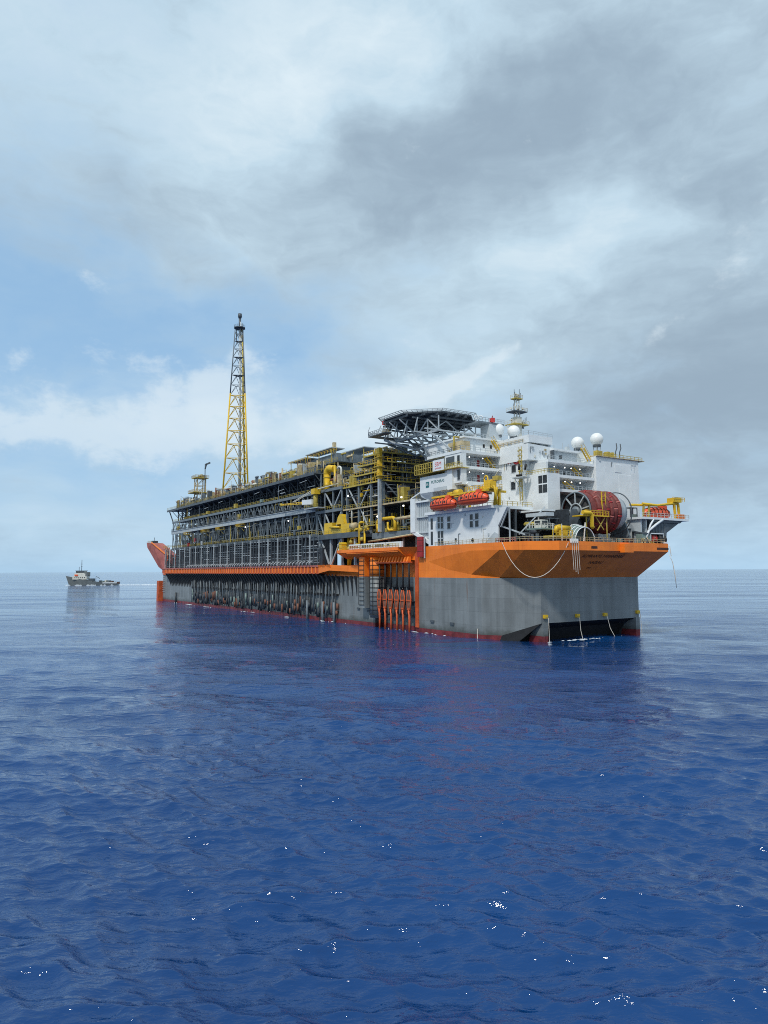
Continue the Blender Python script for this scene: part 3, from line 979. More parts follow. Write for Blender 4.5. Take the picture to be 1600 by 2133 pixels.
def aft_module(label, l0, l1, seed, drum_tiers):
    rd = random.Random(seed)
    g = 0.06
    a, b = l0 + g, l1 - g
    md = thing('process_module', label, 'process module', ((l0 + l1) / 2, 26, 31.4), MODS)
    # lowest deck
    pbox('deck_plate', (a, b, 0.6, 51, 31.5, 31.9), M['steel'], md)
    pbox('deck_girder', (a, b, -0.2, 0.59, 31.0, 32.0), M['steel'], md)
    MB().rail([(a, -0.1, 32.0), (b, -0.1, 32.0)], 1.25, 1.9, .09, (0.5,)).build('railing', M['yellow_old'], md)
    # girders and mid decks
    for z, h, tt in ((40.3, 1.7, -0.7), (46.8, 1.1, -0.3)):
        pbox('girder', (a, b, tt, 0.5, z, z + h), M['grey_lt'] if z < 45 else M['grey'], md)
        pbox('deck_plate', (a, b, 0.55, 51, z + h - .5, z + h - .1), M['steel'], md)
    pbox('flange', (a, b, -1.0, 0.2, 42.005, 42.2), M['grey_lt'], md)
    # port truss, tier one and two
    n = max(2, round((b - a) / 8.2))
    st = (b - a - .8) / n
    for i in range(n + 1):
        l = a + .4 + i * st
        pbar('column', (l, 0.2, 32), (l, 0.2, 40.3), 0.45, M['grey'], md)
        pbar('column', (l, 0.2, 42), (l, 0.2, 46.8), 0.45, M['grey'], md)
        pbar('column', (l, 3.2, 47.9), (l, 3.2, 54.6), 0.5, M['steel'], md)
        if i < n:
            m2 = l + st / 2
            pbar('brace', (l + .3, .2, 40.3), (m2, .2, 32.1), 0.27, M['grey'], md)
            pbar('brace', (l + st - .3, .2, 40.3), (m2, .2, 32.1), 0.27, M['grey'], md)
            for q in (.22, .36, .64, .82):
                pbar('stanchion', (l + st * q, 1.0, 32), (l + st * q, 1.0, 40.4), 0.17, M['grey'], md)
            pbar('brace', (l + .3, .2, 42.1), (m2, .2, 46.7), 0.28, M['grey'], md)
            pbar('brace', (l + st - .3, .2, 42.1), (m2, .2, 46.7), 0.28, M['grey'], md)
            MB().ring((m2 + rd.uniform(-2, 2), 0.9, 44.2), (0, 1, 0), 1.15, .13, 14, 5).build('pipe_loop', M['grey_lt'], md)
            pbar('brace', (l, 3.2, 54.5), (l + st * .8, 3.0, 48), 0.25, M['steel'], md)
        pbar('knee_brace', (l, 2.9, 50.6), (l, -0.8, 54.5), .28, M['steel'], md)
    for z in (42.22, 47.92):
        MB().rail([(a, -.6 if z < 45 else .2, z), (b, -.6 if z < 45 else .2, z)], 1.15, 2.0, .11, (.5,)).build('railing', M['yellow_old'] if z > 45 else M['steel'], md)
    for i in range(16):
        l = rd.uniform(a + 1, b - 2)
        z0_, z1_ = rd.choice(((32, 40), (42.2, 46.7), (48, 54.5), (34, 39), (32, 36)))
        k = rd.random()
        if k < .35:
            MB().tube([(l, -.25, z0_), (l, -.25, z1_ - 1), (l + rd.uniform(.8, 3), -.25, z1_ - .6), (l + 3, .8, z1_ - .6)], rd.choice((.1, .16, .22)), 6).build('pipe', M[rd.choice(('grey_lt', 'tan', 'steel', 'yellow_old', 'grey'))], md)
        elif k < .6:
            w_ = rd.uniform(3, 8)
            MB().box(l, min(b, l + w_), -.5, -.25, z0_ + 2, z0_ + 2.3).build('cable_tray', M[rd.choice(('steel', 'grey', 'grey_lt'))], md)
        elif k < .8:
            f = MB()
            f.bar((l, -.4, z0_), (l, -.4, z1_), .1).bar((l + .6, -.4, z0_), (l + .6, -.4, z1_), .1)
            for q in range(int((z1_ - z0_) / .8)):
                f.bar((l, -.4, z0_ + .4 + q * .8), (l + .6, -.4, z0_ + .4 + q * .8), .07)
            f.build('ladder', M['yellow_old'], md)
        else:
            MB().box(l, l + rd.uniform(1, 2.6), -.6, .6, z0_ + .2, z0_ + rd.uniform(1.4, 2.6)).build('equipment_box', M[rd.choice(('tan', 'steel', 'yellow_old', 'grey_lt', 'red', 'green'))], md)
    for z, r in ((33.6, .2), (36.1, .14), (38.9, .26), (39.6, .16), (43.2, .14), (45.4, .18)):
        ptube('pipe', [(a + .2, 1.8, z), (b - .2, 1.8, z)], r, M['grey' if r < .2 else 'grey_lt'], md, 6)
    for z in (49.2, 50.4, 51.5, 53.0):
        ptube('pipe', [(a + .2, 4.2, z), (b - .2, 4.2, z)], rd.choice((.14, .22)), M['steel'], md, 6)
    # machinery inside; dark sheets behind it stand for the interior shade
    pbox('shade_bulkhead', (a, b, 13, 13.4, 32, 40.2), M['dark'], md)
    pbox('shade_bulkhead', (a, b, 15, 15.4, 42, 46.7), M['dark'], md)
    pbox('shade_bulkhead', (a, b, 11, 11.4, 47.9, 54.5), M['dark'], md)
    clutter(md, a + 1, b - 1, 2.5, 9, 31.9, 6.5, 13, ('steel', 'dark', 'grey', 'steel', 'yellow_old', 'green'), seed)
    clutter(md, a + 1, b - 1, 2.5, 10, 41.95, 4.2, 10, ('steel', 'dark', 'grey', 'grey', 'tan'), seed + 50)
    clutter(md, a + 1, b - 1, 5, 9, 47.9, 5.5, 9, ('steel', 'dark', 'grey', 'dark'), seed + 90)
    # yellow service platforms hung in the lower tier
    for q in drum_tiers:
        l = a + (b - a) * q
        p = MB().box(l, l + 6.5, -2.4, 0.0, 38.6, 38.8).build('service_platform', M['yellow_old'], md)
        MB().rail([(l, -.05, 38.8), (l, -2.4, 38.8), (l + 6.5, -2.4, 38.8), (l + 6.5, -.05, 38.8)], 1.2, 1.6, .09).build('platform_railing', M['yellow'], p)
        MB().bar((l + .5, -.2, 36.5), (l + .5, -2.2, 38.6), .2).bar((l + 6, -.2, 36.5), (l + 6, -2.2, 38.6), .2).build('platform_bracket', M['yellow_old'], p)
    for q in (.3, .75):
        l = a + (b - a) * q
        lamp = MB().bar((l, -1.5, 50 + 3 * q), (l + 6, -1.5, 50.4 + 3 * q), .16).build('light_rail', M['grey_lt'], md)
    for q in ((.5,) if seed > 300 else ()):
        MB().ball((a + (b - a) * q, -.9, 38.2), .3, 8, 6).build('floodlight', M['lamp'], md)
    # overhanging top deck
    pbox('top_deck', (a - (8 if l0 < 20 else 0), b, -1.2, 51, 54.7, 55.1), M['steel'], md)
    pbox('top_girder', (a - (8 if l0 < 20 else 0), b, -1.4, -1.21, 54.2, 55.3), M['steel'], md)
    MB().rail([(a - (8 if l0 < 20 else 0), -1.3, 55.3), (b, -1.3, 55.3)], 1.3, 1.9, .09, (0.5,)).build('railing', M['yellow_old'], md)
    hi = l0 > 100
    if hi:
        MB().rail([(a, 9, 60.5), (b, 9, 60.5)], 1.3, 2.2, .09, (0.5,)).build('railing', M['yellow_old'], md)
        pbox('upper_deck', (a, b, 9, 44, 60.1, 60.4), M['steel'], md)
    for i in range(n + 1 if hi else 0):
        pbar('column', (a + .5 + i * (b - a - 1) / n, 9.4, 55.1), (a + .5 + i * (b - a - 1) / n, 9.4, 60.1), .4, M['tan'], md)
    clutter(md, a + .5, b - .5, 0.2, 8.0, 55.15, 6.3, 42, ('tan', 'grey', 'tan', 'yellow_old', 'grey_lt', 'steel', 'rust', 'cream'), seed + 120, True)
    clutter(md, a + 1, b - 1, 10, 24, 60.45 if hi else 55.15, 5.0 if hi else 8.5, 22, ('tan', 'grey', 'yellow_old', 'grey_lt', 'tan', 'steel'), seed + 160, True)
    for i in range(7):
        l = rd.uniform(a + 1, b - 1)
        pbar('lamp_post', (l, rd.choice((-1.2, 8.8)), 55.2), (l, rd.choice((-1.2, 8.8)), rd.uniform(58, 62.5)), .13, M['tan'], md)
    return md


m1 = aft_module('sternmost grey steel process module with its top deck jutting out over the stern', 18, 66, 101, (.62,))
m2 = aft_module('grey steel process module directly below the tall flare tower', 66, 114, 202, (.25, .72))
m3 = aft_module('grey steel process module just toward the bow of the flare tower', 114, 160, 303, (.3,))
m4 = aft_module('grey steel process module behind the yellow boom crane with flat canopies on top', 160, 206, 404, ())
for z in (32.2, 40.5, 42.3, 46.6):
    pass
# end frame of the sternmost module
for t in (6, 12, 18, 24, 32, 42):
    pbar('column', (18.6, t, 31.9), (18.6, t, 46.8), .45, M['steel'], m1)
    pbar('brace', (18.6, t, 40.2), (18.6, t + 6, 32), .3, M['steel'], m1)
    pbar('brace', (18.6, t, 46.7), (18.6, t + 6, 42), .26, M['steel'], m1)
MB().bar((18.5, 0, 48), (11, 0, 54.5), .5).bar((18.5, 14, 48), (11, 14, 54.5), .5).build('knee_brace', M['steel'], m1)
# front end of the fourth module: deck ends, columns, cladding and canopies
for t in (2, 9, 17, 26, 36, 46):
    pbar('column', (205.5, t, 32), (205.5, t, 54.6), .6, M['grey'], m4)
for z in (41, 47.5, 55.4):
    MB().rail([(205.9, 0, z + .3), (205.9, 44, z + .3)], 1.2, 2, .09).build('railing', M['yellow_old'], m4)
pbox('clad_room', (170, 200, 12, 34, 60.5, 64.6), M['grey'], m4)
pbox('clad_room', (182, 204, 3.0, 20, 55.2, 58.6), M['steel'], m4)
MB().rail([(182, 2.8, 58.7), (204, 2.8, 58.7), (204, 26, 58.7)], 1.3, 2, .09).build('railing', M['yellow_old'], m4)
for l0_, l1_, t0_, t1_, z_ in ((160, 176, 10, 18, 65.6), (176, 199, 10, 16, 66.6), (186, 204, 22, 31, 67.2)):
    cpy = pbox('canopy', (l0_, l1_, t0_, t1_, z_, z_ + .35), M['grey_lt'], m4)
    for l in (l0_ + 1, (l0_ + l1_) / 2, l1_ - 1):
        MB().bar((l, t0_ + .5, 60.4), (l, t0_ + .5, z_), .25).build('canopy_post', M['yellow_old'], cpy)
MB().rail([(160, 9.5, 64.6), (204, 9.5, 64.6)], 1.2, 2.4, .09).build('railing', M['yellow'], m4)
pbox('exhaust_stack', (196, 197.2, 12, 13.2, 64.7, 69.3), M['tan'], m4)

# ------------------------------------------------------------------ two-storey pipe rack between the aft and forward modules, on tall legs
mg = thing('process_module', 'open steel module on tall legs carrying bright yellow machines above the orange band', 'process module', (225, 20, 20), MODS)
pbox('deck_plate', (206.1, 243, -1.4, 51, 30.6, 31.0), M['steel'], mg)
MB().prism([(206.1, -2.4, 29.3), (238, -2.4, 29.3), (244, 1.5, 29.3), (244, 1.5, 31.1), (238, -2.4, 31.1), (206.1, -2.4, 31.1)], (0, .8, 0)).build('deck_girder', M['steel'], mg)
MB().rail([(206.2, -2.2, 31.1), (238, -2.2, 31.1), (243.5, 1.3, 31.1)], 1.25, 1.9, .09).build('railing', M['yellow_old'], mg)
for l in (211.5, 219.5, 227.5, 236.5):
    pbar('leg', (l, -1.2, 20), (l, -1.2, 29.6), .75, M['grey_lt'], mg)
    MB().prism([(l - .9, -1.2, 20.0), (l + .9, -1.2, 20.0), (l + .35, -1.2, 21.2), (l - .35, -1.2, 21.2)], (0, .4, 0)).build('leg_foot', M['grey_lt'], mg)
for p, q in (((212, -1.2, 29.5), (218, -1.2, 20.5)), ((227, -1.2, 29.5), (220, -1.2, 20.5))):
    pbar('brace', p, q, .5, M['grey_lt'], mg)
ptube('riser_pipe', [(229.5, 0.5, 20), (229.5, .5, 30)], .75, M['yellow'], mg, 12)
ptube('riser_pipe', [(224, 0.8, 20), (224, .8, 30)], .35, M['tan'], mg, 10)
ptube('riser_pipe', [(232, -.4, 20), (232.5, -.4, 22.5), (236, -.4, 26)], .18, M['yellow'], mg)
pbox('shade_bulkhead', (207, 243, 10, 10.4, 20, 30.4), M['dark'], mg)  # dark sheet standing for the shade behind the legs
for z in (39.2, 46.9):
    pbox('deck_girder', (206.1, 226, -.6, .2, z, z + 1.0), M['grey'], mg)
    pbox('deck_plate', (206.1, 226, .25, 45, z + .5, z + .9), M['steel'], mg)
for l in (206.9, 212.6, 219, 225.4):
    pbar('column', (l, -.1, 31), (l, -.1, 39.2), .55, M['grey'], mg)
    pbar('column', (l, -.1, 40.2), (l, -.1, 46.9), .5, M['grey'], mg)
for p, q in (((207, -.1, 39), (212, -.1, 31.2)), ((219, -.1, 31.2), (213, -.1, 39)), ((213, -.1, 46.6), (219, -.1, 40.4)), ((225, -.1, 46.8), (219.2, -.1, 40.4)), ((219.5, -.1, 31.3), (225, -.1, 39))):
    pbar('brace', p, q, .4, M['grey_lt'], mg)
pbox('shade_bulkhead', (207, 226, 12, 12.4, 31, 39), M['dark'], mg)  # shade between the floors, painted as dark sheets
pbox('shade_bulkhead', (207, 226, 13, 13.4, 40, 46.8), M['dark'], mg)
clutter(mg, 207, 226, 2, 9, 31.05, 6, 12, ('steel', 'dark', 'yellow_old', 'grey', 'tan'), 7, False)
clutter(mg, 207, 226, 2, 9, 40.2, 5, 12, ('steel', 'tan', 'yellow_old', 'grey', 'tan'), 8, False)
clutter(mg, 207, 226, 1, 16, 47.95, 5.5, 30, ('tan', 'yellow_old', 'yellow_old', 'grey', 'grey_lt', 'tan', 'rust'), 9, True)
pbox('upper_deck', (206.1, 228, 9, 40, 53.6, 54.0), M['steel'], mg)
MB().rail([(206.2, 8.8, 54), (228, 8.8, 54)], 1.2, 1.8, .09).build('railing', M['yellow_old'], mg)
for l in (208, 214, 220, 226):
    pbar('column', (l, 9.2, 48), (l, 9.2, 53.6), .4, M['grey'], mg)
clutter(mg, 207, 227, 10, 20, 54, 4.5, 20, ('tan', 'yellow_old', 'grey', 'grey_lt', 'tan', 'cream'), 10, True)
for z in (40.3, 48.0):
    MB().rail([(206.3, -.5, z), (226, -.5, z)], 1.2, 1.8, .09).build('railing', M['yellow_old'], mg)

# ------------------------------------------------------------------ forward module, several open floors
mf = thing('process_module', 'tall open process module of many yellow railed floors beside the white living quarters', 'process module', (248, 24, 30), MODS)
FL = [(39.1, 226, 268), (46.9, 222, 252), (50.1, 232, 252), (53.1, 236, 252), (56.0, 240, 252)]
for z, a, b in FL:
    pbox('deck_plate', (a + .1, b, .3, 48, z, z + .35), M['steel'], mf)
    pbox('deck_girder', (a + .1, b, -.1, .28, z - .1, z + .38), M['yellow_old'] if z > 40 else M['tan'], mf)
    pbox('deck_girder', (b + .02, b + .35, -.1, 48, z - .1, z + .38), M['yellow_old'] if z > 40 else M['tan'], mf)
    MB().rail([(a + .2, 0, z + .4), (b + .2, 0, z + .4), (b + .2, 30, z + .4)], 1.25, 1.6, .09).build('railing', M['yellow'] if z > 45 else M['yellow_old'], mf)
pbox('deck_plate', (243.2, 268.5, 1.6, 50, 29.2, 30.2), M['steel'], mf)
pbox('deck_girder', (244.2, 268.5, .6, 1.5, 28.4, 30.3), M['grey'], mf)
MB().rail([(244.5, .8, 30.3), (268.3, .8, 30.3)], 1.25, 1.6, .09).build('railing', M['yellow_old'], mf)
for l in (245, 252, 260, 267):
    pbar('column', (l, 2.4, 25), (l, 2.4, 28.4), .6, M['grey'], mf)
for l in (228, 236, 244, 251.3):
    pbar('column', (l, .6, 31 if l < 243 else 30.3), (l, .6, 39.1), .7, M['grey'], mf)
    pbar('column', (l, .6, 39.5), (l, .6, 46.8), .7, M['grey'], mf)
    if l > 230:
        pbar('column', (l, .6, 47.3), (l, .6, 50), .4, M['grey'], mf)
    if l > 239:
        pbar('column', (l, .6, 50.5), (l, .6, 56), .4, M['grey'], mf)
for t in (8, 15, 23):
    pbar('column', (251.4, t, 30.3), (251.4, t, 56), .5, M['grey'], mf)
for p, q in (((229, .6, 46.6), (235, .6, 39.6)), ((243, .6, 46.6), (236.6, .6, 39.6)), ((237, .6, 39), (243, .6, 31)), ((251.4, 1, 46.5), (251.4, 9, 39.6)), ((251.4, 17, 39.6), (251.4, 23, 46.6))):
    pbar('brace', p, q, .36, M['grey_lt'], mf)
rq = random.Random(91)
for i in range(70):
    z0_, z1_, a_, b_ = rq.choice(((31, 39, 227, 251), (39.5, 46.8, 227, 251), (30.4, 39, 252, 267), (47.4, 50, 233, 251), (50.5, 53, 237, 251), (53.5, 55.9, 241, 251)))
    l, t = rq.uniform(a_, b_ - 1), rq.uniform(.3, 2.2) + (1.5 if a_ > 251 else 0)
    z = rq.uniform(z0_ + .3, z1_ - .6)
    m = M[rq.choice(('steel', 'grey', 'tan', 'yellow_old', 'yellow', 'grey_lt', 'steel', 'cream'))]
    if i % 3 == 0:
        MB().tube([(l, t, z), (min(b_, l + rq.uniform(2, 9)), t, z)], rq.uniform(.08, .2), 6).build('pipe', m, mf)
    elif i % 3 == 1:
        MB().tube([(l, t, z0_), (l, t, z1_)], rq.uniform(.08, .2), 6).build('pipe', m, mf)
    else:
        MB().box(l, l + rq.uniform(.5, 1.6), t, t + .8, z, min(z1_, z + rq.uniform(.4, 1.4))).build('equipment_box', m, mf)
for i in range(44):
    z0_, z1_ = rq.choice(((39.5, 46.8), (47.4, 50), (50.5, 53), (53.5, 55.9)))
    t = rq.uniform(1, 16)
    z = rq.uniform(z0_ + .3, z1_ - .6)
    m = M[rq.choice(('steel', 'grey', 'tan', 'yellow_old', 'yellow', 'grey_lt', 'steel'))]
    if i % 2:
        MB().tube([(252.15, t, z), (252.15, t + rq.uniform(1, 7), z)], rq.uniform(.07, .15), 6).build('pipe', m, mf)
    else:
        MB().tube([(252.15, t, z0_), (252.15, t, z1_)], rq.uniform(.07, .15), 6).build('pipe', m, mf)
# yellow corner stair shaft
sh = pbox('stair_shaft', (251.0, 252.4, -1.7, -.5, 47.4, 57.5), M['yellow'], mf)
for z in (48.2, 51.2, 54.2):
    MB().box(250.2, 253.2, -2.2, -.1, z, z + .2).build('stair_landing', M['yellow_old'], sh)
    MB().rail([(250.2, -2.1, z + .2), (253.2, -2.1, z + .2)], 1.2, 1.0, .09).build('landing_railing', M['yellow'], sh)
pbar('shaft_leg', (251.8, -1.2, 30.4), (251.8, -1.2, 47.4), .9, M['grey_lt'], mf)
pbox('shade_bulkhead', (227, 250, 9, 9.4, 31, 39), M['dark'], mf)  # dark sheets carry the shade inside these floors
pbox('shade_bulkhead', (227, 250, 9, 9.4, 39.5, 46.8), M['dark'], mf)
pbox('shade_bulkhead', (234, 249, 7, 7.4, 47.3, 56), M['dark'], mf)
pbox('shade_bulkhead', (243, 268, 14, 14.4, 30.2, 39), M['dark'], mf)
pbox('shade_bulkhead', (251.9, 252.0, 9, 48, 39.5, 56), M['dark'], mf)
pbox('shade_bulkhead', (242, 268, 8, 8.4, 25, 29), M['dark'], mf)
clutter(mf, 227, 250, 1.5, 8, 31, 6, 24, ('steel', 'dark', 'yellow_old', 'grey', 'tan', 'yellow'), 21, True)
clutter(mf, 252, 267, 2, 12, 30.3, 6, 26, ('steel', 'yellow_old', 'grey', 'tan', 'dark', 'green', 'yellow'), 22, True)
clutter(mf, 227, 249, 1.5, 8, 39.5, 6, 24, ('steel', 'yellow_old', 'grey', 'rust', 'dark', 'tan'), 23, True)
clutter(mf, 253, 266, 2, 12, 39.5, 6, 26, ('steel', 'yellow_old', 'grey', 'rust', 'dark', 'tan'), 24, True)
clutter(mf, 233, 249, 1, 6, 47.4, 2.5, 20, ('tan', 'yellow_old', 'grey', 'rust'), 25, True)
clutter(mf, 236, 249, 1, 6, 50.5, 2.3, 18, ('tan', 'steel', 'grey'), 26, True)
clutter(mf, 240, 251, 1, 16, 56.4, 2.6, 16, ('tan', 'yellow_old', 'grey', 'cream'), 27, True)
clutter(mf, 223, 234, 2, 14, 47.4, 5.5, 16, ('tan', 'yellow_old', 'grey', 'steel'), 28, True)
for z in (31.4, 33, 36.5, 38):
    ptube('pipe', [(226, 1.4, z), (250, 1.4, z)], .17, M['tan'], mf, 6)
for z in (43.4, 44.6, 45.7):
    ptube('pipe', [(226, 1.4, z), (250, 1.4, z)], .17, M['steel'], mf, 6)
    ptube('pipe', [(252.3, 1.4, z), (252.3, 30, z)], .14, M['steel'], mf, 6)
for l, t, z in ((263, -.4, 40.5), (262, 1, 38), (249, -.3, 35.5), (230, -.3, 44)):
    MB().ball((l, t, z), .3, 8, 6).build('floodlight', M['lamp'], mf)

# ------------------------------------------------------------------ flare tower: three legs, yellow below and grey above
ft = thing('flare_tower', 'tall three legged lattice flare tower, yellow below and grey above', 'flare tower', (58, 27, 55))
BASE3 = [(57, 16.4), (52, 29.4), (64, 29.7)]
TOPC = (58.6, 25.1)
ZB, ZT = 55.1, 160.0


def leg_at(k, z):
    f = (z - ZB) / (ZT - ZB)
    tx, ty = TOPC[0] + (BASE3[k][0] - 58) * 0.30, TOPC[1] + (BASE3[k][1] - 25.1) * 0.30
    return Vector((BASE3[k][0] + (tx - BASE3[k][0]) * f, BASE3[k][1] + (ty - BASE3[k][1]) * f, z))


zs = [ZB + 10]
h = 9.2
while zs[-1] + h < ZT:
    zs.append(zs[-1] + h)
    h *= 0.945
zs.append(ZT)
ZC = 121.0
for k in range(3):
    lo = MB().tube([leg_at(k, ZB), leg_at(k, ZC)], [.5, .42], 10).build('leg', M['yellow'], ft)
    MB().tube([leg_at(k, ZC), leg_at(k, ZT)], [.38, .26], 8).build('leg', M['grey'], ft)
prevz = ZB
for i, z in enumerate(zs):
    m = M['yellow'] if z < ZC + 2 else M['grey']
    w = .34 if z < ZC else .24
    for k in range(3):
        j = (k + 1) % 3
        pbar('ring_beam', leg_at(k, z), leg_at(j, z), w, m, ft)
        pbar('brace', leg_at(k, prevz), (leg_at(j, z) + leg_at(k, z)) / 2, w * .8, m, ft)
        pbar('brace', leg_at(j, prevz), (leg_at(j, z) + leg_at(k, z)) / 2, w * .8, m, ft)
    if i % 2 == 1 and z > ZC:
        c = sum((leg_at(k, z) for k in range(3)), Vector()) / 3
        MB().prism([leg_at(0, z), leg_at(1, z), leg_at(2, z)], (0, 0, .2)).build('rest_platform', M['steel'], ft)
    prevz = z
ptube('flare_riser', [(57.5, 26.6, 55), (58.4, 26, 110), (58.8, 25.4, 164)], .65, M['white_grey'], ft, 10)
ptube('flare_riser', [(55.5, 27.2, 55), (57.6, 26.6, 110), (58.3, 25.8, 163)], .4, M['white_grey'], ft, 8)
ptube('cable_ladder', [(61.5, 28.8, 55), (60.4, 27.1, 118), (59.8, 26.4, 160)], .55, M['yellow_old'], ft, 6)
MB().prism([(TOPC[0] + 3.4 * cos(k * pi / 4), TOPC[1] + 3.4 * sin(k * pi / 4), 160.1) for k in range(8)], (0, 0, .5)).build('tip_platform', M['steel'], ft)
MB().rail([(TOPC[0] + 3.3 * cos(k * pi / 4), TOPC[1] + 3.3 * sin(k * pi / 4), 160.6) for k in range(9)], 1.2, 1.5, .09).build('tip_railing', M['grey'], ft)
MB().tube([(58.6, 25.2, 160), (58.6, 25.2, 166)], .7, 10).tube([(58.6, 25.2, 166), (58.6, 25.2, 167.2), (58.6, 25.2, 169)], [.7, 1.2, 1.1], 12).build('burner', M['steel'], ft)
MB().tube([(57, 23.8, 152), (57, 23.8, 162)], .25, 6).tube([(60.3, 26.3, 152), (60.3, 26.3, 163)], .25, 6).build('pilot_pipes', M['grey'], ft)
MB().box(50, 66, 14, 32, 54.9 + .25, 55.9).build('tower_base', M['grey'], ft)

# ------------------------------------------------------------------ small lattice vent mast near the stern
vm = thing('vent_mast', 'small lattice mast with two platforms and a lamp arm above the stern end', 'mast', (32, 12, 55))
for l in (29, 34):
    for t in (9.5, 14.5):
        pbar('post', (l, t, 55.1), (l, t, 73.5), .5, M['tan'], vm)
for z in (59, 64, 69):
    for p, q in (((29, 9.5), (34, 9.5)), ((29, 9.5), (29, 14.5)), ((34, 9.5), (34, 14.5))):
        pbar('brace', p + (z,), q + (z + 4.5,), .28, M['tan'], vm)
        pbar('ring_beam', p + (z,), q + (z,), .28, M['tan'], vm)
for z, g_ in ((64.6, 3.0), (73.5, 1.5)):
    MB().box(29 - g_, 34 + g_, 9.5 - g_, 14.5 + g_, z, z + .4).build('platform', M['yellow_old'], vm)
    MB().rail([(29 - g_, 14.5 + g_, z + .4), (29 - g_, 9.5 - g_, z + .4), (34 + g_, 9.5 - g_, z + .4), (34 + g_, 14.5 + g_, z + .4)], 1.3, 1.5, .16).build('railing', M['tan'], vm)
clutter(vm, 30, 33.5, 10, 13, 73.9, 2.6, 6, ('tan', 'yellow_old', 'grey'), 55, True)
MB().bar((35.6, 13.5, 65), (35.6, 13.5, 82), .4).bar((35.6, 13.5, 81.5), (38.6, 15.5, 82.5), .5, .9).bar((35.6, 13.5, 79), (36.6, 14, 82), .7, .5).build('lamp_arm', M['steel'], vm)

# ------------------------------------------------------------------ boom crane on the side of the modules
cr = thing('boom_crane', 'yellow and white boom crane with its arm lowered along the module side', 'crane', (208, -2.2, 42))
MB().tube([(209.3, -2.2, 41), (209.3, -2.2, 47.4)], [.9, .8], 12).build('pedestal', M['yellow_old'], cr)
MB().box(207.9, 210.7, -3.4, -1.0, 46.4, 48.4).build('slewing_house', M['yellow'], cr)
bt = (182, -3.4, 44.6)
bm = MB()
for dy, dz in ((-.55, -.4), (.55, -.4), (0, .5)):
    bm.bar((208, -2.2 + dy, 43.6 + dz), (bt[0], bt[1] + dy * .4, bt[2] + dz * .4), .22)
for i in range(12):
    f0, f1 = i / 12, (i + .5) / 12
    P = lambda f, dy, dz: (208 + (bt[0] - 208) * f, -2.2 + (bt[1] + 2.2) * f + dy * (1 - .6 * f), 43.6 + (bt[2] - 43.6) * f + dz * (1 - .6 * f))
    bm.bar(P(f0, -.55, -.4), P(f1, 0, .5), .14).bar(P(f1, 0, .5), P(f0 + 1 / 12, .55, -.4), .14).bar(P(f0, -.55, -.4), P(f0, .55, -.4), .12)
bm.build('boom', M['yellow'], cr)
MB().prism([(200, -3.3, 43.2), (208, -3.3, 42.7), (208, -3.3, 44.6), (200, -3.3, 44.9)], (0, .9, 0)).build('boom_root', M['white'], cr)
for d in (-.5, .5):
    pbar('stay', (208.6, -2.2 + d, 48.3), (192, -3 + d * .6, 44.9), .2, M['cream'], cr)
pbar('stay', (210, -2.2, 48.2), (222, 0.2, 49.2), .25, M['cream'], cr)
MB().box(203, 214, -3.8, -0.8, 41.0, 41.35).build('crane_platform', M['grey_lt'], cr)
MB().rail([(203, -3.7, 41.35), (214, -3.7, 41.35)], 1.2, 1.5, .09).build('railing', M['yellow_old'], cr)
MB().ball((181.5, -3.4, 44.6), .7, 10, 8).build('boom_head', M['yellow_old'], cr)

# ------------------------------------------------------------------ the tall yellow exhaust ducts
yd = thing('exhaust_duct', 'thick bright yellow duct bending over beside two thinner yellow pipe loops', 'duct', (209, 3, 48))


def bend(c, r, a0, a1, axis='lz', n=8, t=0.0):
    return [(c[0] + r * cos(a0 + (a1 - a0) * i / n), t, c[1] + r * sin(a0 + (a1 - a0) * i / n)) for i in range(n + 1)]


MB().tube([(208.5, 3, 47.0), (208.5, 3, 54.2)] + bend((210.6, 54.2), 2.1, pi, pi / 2 - .3, t=3) + [(213.5, 3.4, 55.8)], 1.35, 14).build('duct', M['yellow'], yd)
MB().tube([(214.2, 3, 57.0), (214.8, 3, 51.5)] + bend((213.3, 51.2), 1.5, 0, -pi, t=3), .42, 10).build('pipe_loop', M['yellow'], yd)
MB().tube([(218, 3.5, 49)] + bend((216.9, 54.6), 1.6, 0, pi * .8, t=3.5), .36, 10).build('pipe_loop', M['cream'], yd)
MB().box(206.8, 210.2, 1.6, 4.4, 46.9, 47.9).build('duct_foot', M['yellow_old'], yd)
for z in (50, 53):
    MB().ring((208.5, 3, z), (0, 0, 1), 1.4, .14, 16, 5).build('duct_flange', M['yellow_old'], yd)

# ------------------------------------------------------------------ yellow machines and pipes at the forward side
ym = thing('yellow_machine', 'bright yellow machine with a domed hood on the module deck', 'machine', (224, 0, 31))
MB().prism([(222.6, -1.0, 34.4), (228.4, -1.0, 34.4), (227.4, -1.0, 37.0), (226.4, -1.0, 37.9), (225.2, -1.0, 37.9), (224, -1.0, 37.0)], (0, 2.2, 0)).build('hood', M['yellow'], ym)
MB().box(226.5, 232.5, -1.2, 1.4, 31.1, 34.3).build('tank_block', M['yellow'], ym)
MB().box(213.5, 219.5, -.8, 1.4, 31.1, 35.3).build('tank_block', M['yellow'], ym)
MB().box(219.6, 226.4, -1.0, 1.2, 31.1, 33.2).build('tank_block', M['yellow_old'], ym)
MB().tube([(219, -1.3, 33.6), (226, -1.3, 33.3)], .45, 10).build('pipe', M['yellow'], ym)
MB().disc((233.2, -.6, 33.2), (1, 0, 0), [(0, .05), (0, 1.2), (2.6, 1.2), (2.6, .05)], 16).build('drum', M['tan'], ym)
MB().tube([(231.5, .4, 34.3), (231.5, .4, 38.4)] + bend((230.7, 38.4), .8, 0, pi, t=.4), .28, 8).build('vent_hook', M['cream'], ym)

